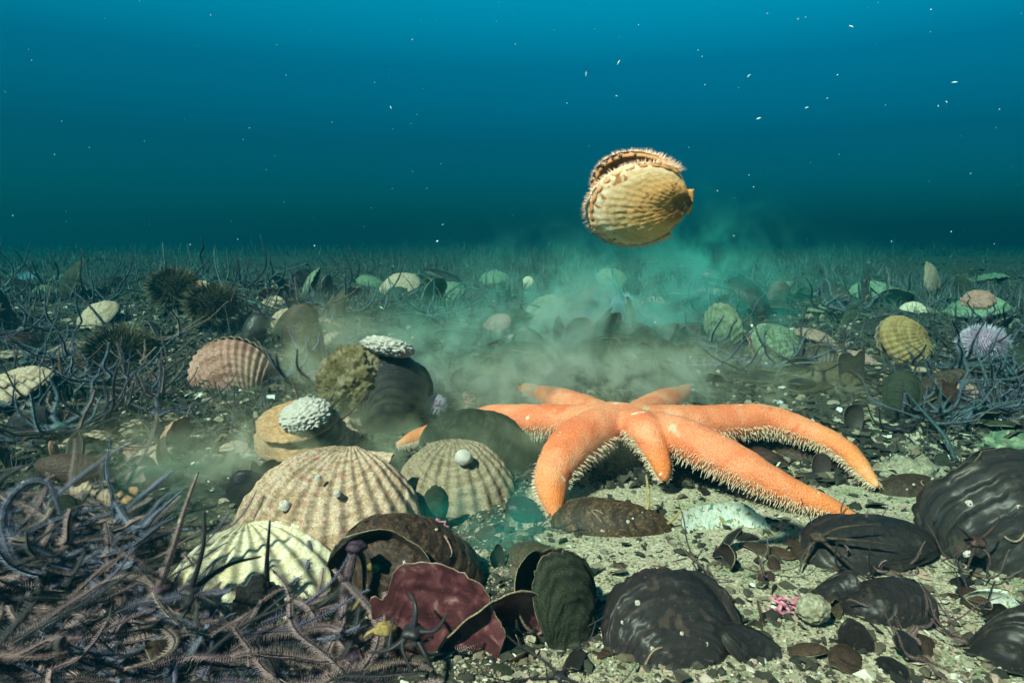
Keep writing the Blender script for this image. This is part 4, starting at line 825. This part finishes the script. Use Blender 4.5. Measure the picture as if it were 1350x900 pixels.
notur = lambda x, y: not (90 < x < 380 and 425 < y < 610)
DK = [(m_mus, m_dint), (m_musb, m_dint), (m_mosg, m_dint), (m_musb, m_dint), (m_mus, m_int)]
loose(70, (-60, 440), (410, 660), PM, DK, 'dark mussel shell jammed in the cluttered left slope', 'loose mussels on the left slope', 'mussel', lambda x, y: notur(x, y) or random.random() < .25)
loose(30, (-60, 460), (400, 640), PS, [(m_dusty, m_dint), (m_pink, m_dusty), (m_cream, m_dusty), (m_cream, m_dint)], 'dull tan scallop valve lying in the left slope clutter', 'loose scallops on the left slope', 'scallop', notur, (.05, .08), .1)
loose(74, (880, 1400), (405, 580), PM, DK, 'dark mussel shell in the murky rubble on the right', 'loose mussels on the right rubble', 'mussel', lambda x, y: notstar(x, y) and not (1130 < x < 1260 and 420 < y < 510) and not (980 < x < 1080 and 440 < y < 490))
loose(10, (900, 1400), (400, 560), PS, [(m_green, m_dint), (m_dusty, m_dint)], 'greenish scallop valve in the murky rubble on the right', 'loose scallops on the right rubble', 'scallop', lambda x, y: notstar(x, y) and not (1130 < x < 1260 and 420 < y < 510), (.05, .08), .1)
loose(48, (430, 900), (400, 520), PM, DK, 'mussel shell dimly seen through the silt cloud', 'mussels behind the silt cloud', 'mussel', lambda x, y: not (430 < x < 600 and y > 430) and not (640 < x < 940 and y > 480))
loose(46, (-80, 1430), (362, 410), PM, [(m_mus, m_dint), (m_mosg, m_dint)], 'dark mussel shell in the distant bed', 'mussels in the distant bed', 'mussel', lambda x, y: True, (.07, .12), .15)
loose(24, (-80, 1430), (358, 420), PS, [(m_green, m_dint), (m_dusty, m_dint)], 'faint pale scallop valve in the distant bed', 'scallops in the distant bed', 'scallop', lambda x, y: True, (.06, .1), .1)
loose(14, (640, 1340), (650, 895), PM, [(m_mus, m_dint), (m_musb, m_dint)], 'small mussel fragment lying on the pale sand', 'mussel fragments on the sand', 'mussel', lambda x, y: not (780 < x < 980 and y > 750) and not (x > 1080 and 680 < y < 850), (.015, .035), .3)
loose(26, (-30, 430), (650, 890), PM, DK, 'dark mussel shell added under the brittle star mat to blacken its gaps', 'mussels added under the near left mat', 'mussel', lambda x, y: not (210 < x and y < 810), (.045, .08), .5)  # dark shells added so the gaps in the mat look black

loose(26, (-50, 230), (555, 705), PS, [(m_cream, m_dusty), (m_pink, m_cream), (m_dusty, m_dint), (m_orange, m_dusty)], 'small pale or pinkish scallop piece in the gap between the slope and the mat', 'pale pieces at the left', 'scallop', lambda x, y: True, (.02, .045), .3)
loose(16, (-50, 230), (570, 700), PM, DK, 'small dark mussel piece at the left between the slope and the mat', 'dark pieces at the left', 'mussel', lambda x, y: True, (.03, .045), .35)
loose(12, (890, 1150), (575, 640), PM, DK, 'dark mussel shell in the shade under the right starfish arms', 'mussels in the shade of the starfish', 'mussel', lambda x, y: True, (.04, .075), .35)
loose(9, (1170, 1370), (575, 650), PM, DK, 'dark mussel shell in the rubble above the huge black mussel', 'mussels above the huge black one', 'mussel', lambda x, y: True, (.04, .07), .35)
loose(12, (950, 1110), (695, 765), PM, [(m_mus, m_dint), (m_musb, m_dint)], 'dark broken mussel piece between the pearly shell and the long black mussel', 'broken mussels near the pearly shell', 'mussel', lambda x, y: True, (.022, .045), .4)
loose(12, (600, 800), (690, 900), PM, [(m_mus, m_dint), (m_musb, m_int), (m_mosg, m_dint)], 'small dark mussel piece around the upright mossy mussel', 'mussel pieces by the mossy mussel', 'mussel', lambda x, y: abs(x-738) > 50 or y < 740, (.025, .05), .4)
loose(17, (1060, 1350), (770, 898), PM, [(m_mus, m_dint), (m_musb, m_pearl), (m_musb, m_dint)], 'mussel shard on the sand at the lower right', 'mussel shards at the lower right', 'mussel', lambda x, y: not (1100 < x < 1230 and y < 850), (.02, .038), .4)
loose(8, (430, 720), (600, 700), PM, DK, 'dark mussel piece among the domed scallops', 'mussel pieces among the domed scallops', 'mussel', lambda x, y: not (x < 660 and y < 670), (.03, .05), .3)

# ------------------------------------------------------------------ countless small stuff
def chips(name, nn, region, szr, m, label, cat, cvf, lift=.0):
    mbv = []; mbf = []; cv = []; k = 0
    while k < nn:
        px, py = region(); 
        p = np.array(gnd(px, py)); 
        s = random.uniform(*szr)*random.uniform(.4, 1); M3 = np.array(Matrix.Rotation(random.uniform(0, 6.28), 3, 'Z') @ Matrix.Rotation(random.gauss(0, .7), 3, 'X')); v0 = len(mbv)
        n_ = random.choice((4, 5, 6)); c = random.random(); c = cvf(c); bend = random.uniform(-.5, .6)
        for i in range(n_): a = 6.283*i/n_; mbv.append(p + M3 @ (np.array([math.cos(a)*random.uniform(.6, 1.1), .7*math.sin(a)*random.uniform(.5, 1.1), -.10-bend*abs(math.cos(a))])*s) + [0, 0, s*.25]); cv.append(c)
        for q, zz in ((.45, .16),):
            for i in range(n_): a = 6.283*i/n_; mbv.append(p + M3 @ (np.array([q*math.cos(a), q*.75*math.sin(a), zz])*s) + [0, 0, s*.25]); cv.append(c)
        for i in range(n_): j = (i+1) % n_; mbf.append([v0+i, v0+j, v0+n_+j, v0+n_+i])
        mbf.append([v0+n_+i for i in range(n_)]); mbf.append([v0+i for i in range(n_-1, -1, -1)]); k += 1
    o = mesh_obj(name, mbv, mbf, m, attrs={'cv': cv}, smooth=False); return tag(o, label, cat, kind='stuff')
chips('shell_gravel', 24000, lambda: (random.uniform(600, 1400), 560+360*random.random()**.85) if random.random() < .75 else (random.uniform(-60, 700), random.uniform(560, 920)), (.0008, .0030), m_chip, 'crushed shell gravel strewn over the sand', 'shell gravel', lambda c: c*.93)
chips('shell_rubble', 21000, lambda: (random.uniform(-90, 1440), 345+300*random.random()**1.1), (.004, .017), m_rub, 'dark shell rubble covering the bed', 'rubble', lambda c: c**1.3)
chips('shell_fragments', 3200, lambda: (random.uniform(-60, 450), random.uniform(415, 640)) if random.random() < .7 else (random.uniform(880, 1400), random.uniform(440, 620)), (.004, .013), m_chip, 'broken shell fragments of mixed colours over the slopes', 'shell fragments', lambda c: c)
chips('dark_shell_bits', 800, lambda: (random.uniform(610, 1390), 610+300*random.random()), (.003, .011), m_rub, 'dark chips of broken mussel shell on the sand', 'shell bits', lambda c: c)
chips('coarse_shell_grit', 1500, lambda: (random.uniform(-60, 1400), 600+320*random.random()), (.003, .008), m_chip, 'coarse shell grit and small fragments', 'shell grit', lambda c: c)
def threads(name, nn, pos, lr, rr, m, label, cat, rise=(.5, 1.5), N=6, sides=3, curl=1.0):
    V = []; Fc = []; cv = []
    for k in range(nn):
        p, s = pos(); L_ = random.uniform(*lr)*s; r = random.uniform(*rr)*s; a = random.uniform(0, 6.28); e_ = random.uniform(*rise); q = np.array(p, float); da = random.uniform(-.4, .4)*curl; de = random.uniform(-.35, .25)*curl; c = random.random(); v0 = len(V)
        for i in range(N):
            rr_ = r*(1-i/(N-.3)); 
            u1 = np.array([-math.sin(a), math.cos(a), 0]); u2 = np.array([-math.cos(a)*math.sin(e_), -math.sin(a)*math.sin(e_), math.cos(e_)])
            for j in range(sides): t = 6.283*j/sides; V.append(q + rr_*(u1*math.cos(t)+u2*math.sin(t))); cv.append(c)
            q = q + np.array([math.cos(a)*math.cos(e_), math.sin(a)*math.cos(e_), math.sin(e_)])*L_/N; a += da; e_ += de
        for i in range(N-1):
            for j in range(sides): kx = (j+1) % sides; Fc.append([v0+i*sides+j, v0+i*sides+kx, v0+(i+1)*sides+kx, v0+(i+1)*sides+j])
    o = mesh_obj(name, V, Fc, m, attrs={'cv': cv}); return tag(o, label, cat, kind='stuff')
def far_pos():
    while True:
        py = 324 + 96*random.random()**1.25; px = random.uniform(-90, 1440)
        p = gnd(px, py)
        cl = mn.noise(Vector((p.x*2.2, p.y*1.3, 5)))
        if cl < random.uniform(-.45, .25): continue
        if 1.25 < p.y < 16: 
            return p, min(2.0, max(.8, p.y/3.2))*(.75+.9*max(0, cl+.15))
threads('brittle_star_bed', 15000, far_pos, (.03, .075), (.0018, .0034), m_thr, 'far off bed of brittle stars raising countless thin arms', 'brittle star bed', (.6, 1.6), 5, 3, 1.0)
def mid_pos():
    while True:
        px, py = random.uniform(-80, 1430), random.uniform(395, 620)
        if 470 < x_(px) < 1180 and py > 520: continue
        if px < 900 and py > 560 and random.random() < .6: continue
        if px > 1000 and py > 560 and random.random() < .8: continue
        return gnd(px, py), 1.0
x_ = lambda v: v
threads('hydroid_threads', 12000, mid_pos, (.02, .055), (.00035, .0011), m_thr, 'thin grey wispy threads growing through the shell clutter', 'hydroid threads', (.0, 1.4), 6, 3, 1.5)
def nl_pos():
    px, py = random.uniform(-60, 480), random.uniform(600, 920)
    if px > 230 and py < 800: px = random.uniform(-60, 230)
    return gnd(px, py), 1.0
threads('fine_threads', 2600, nl_pos, (.012, .04), (.0002, .0006), m_thr, 'fine threads and debris in the near left mat', 'hydroid threads', (.0, 1.3), 6, 3, 1.5)
# marine snow
V = []; Fc = []
for k in range(360):
    px, py = random.uniform(0, 1350), random.uniform(0, 335) if k < 240 else random.uniform(335, 700)
    Y = random.uniform(.42, .75) if k < 240 and py < 150 else random.uniform(.42, 1.3) if k < 240 else random.uniform(.35, 1.0); c = np.array(at(px, py, Y)); v0 = len(V); s = random.uniform(.15, 1)**5*.0017*Y + .00016*Y; st = random.choice((1, 1, 1, 2.6)); M3 = np.array(Matrix.Rotation(random.uniform(0, 6.28), 3, Vector((.3, .8, .2)).normalized()))
    for d in ((st, 0, 0), (-st, 0, 0), (0, 1, 0), (0, -1, 0), (0, 0, .8), (0, 0, -.8)): V.append(c + M3 @ (np.array(d)*s*random.uniform(.6, 1.2)))
    for a, b, e_ in ((0, 2, 4), (2, 1, 4), (1, 3, 4), (3, 0, 4), (2, 0, 5), (1, 2, 5), (3, 1, 5), (0, 3, 5)): Fc.append([v0+a, v0+b, v0+e_])
o = mesh_obj('marine_snow', V, Fc, m_snow, smooth=False); tag(o, 'white specks drifting in the blue water', 'marine snow', kind='stuff')
# dark leaf-like scrap floating over the horizon
mb = MB(); Pn = catmull([(0, 0, -.03), (-.006, 0, -.012), (.002, 0, .006), (-.002, 0, .028)], 14); V, f = tube(Pn, .0055*np.sin(np.linspace(.25, 2.9, 14)), 6, .35); mb.add(V, f)
o = mb.build('kelp_scrap', m_bs[3]); o.location = at(267, 329, 1.9); o.scale = (1.25,)*3; tag(o, 'dark curled scrap of kelp drifting above the urchins at the horizon', 'kelp scrap')
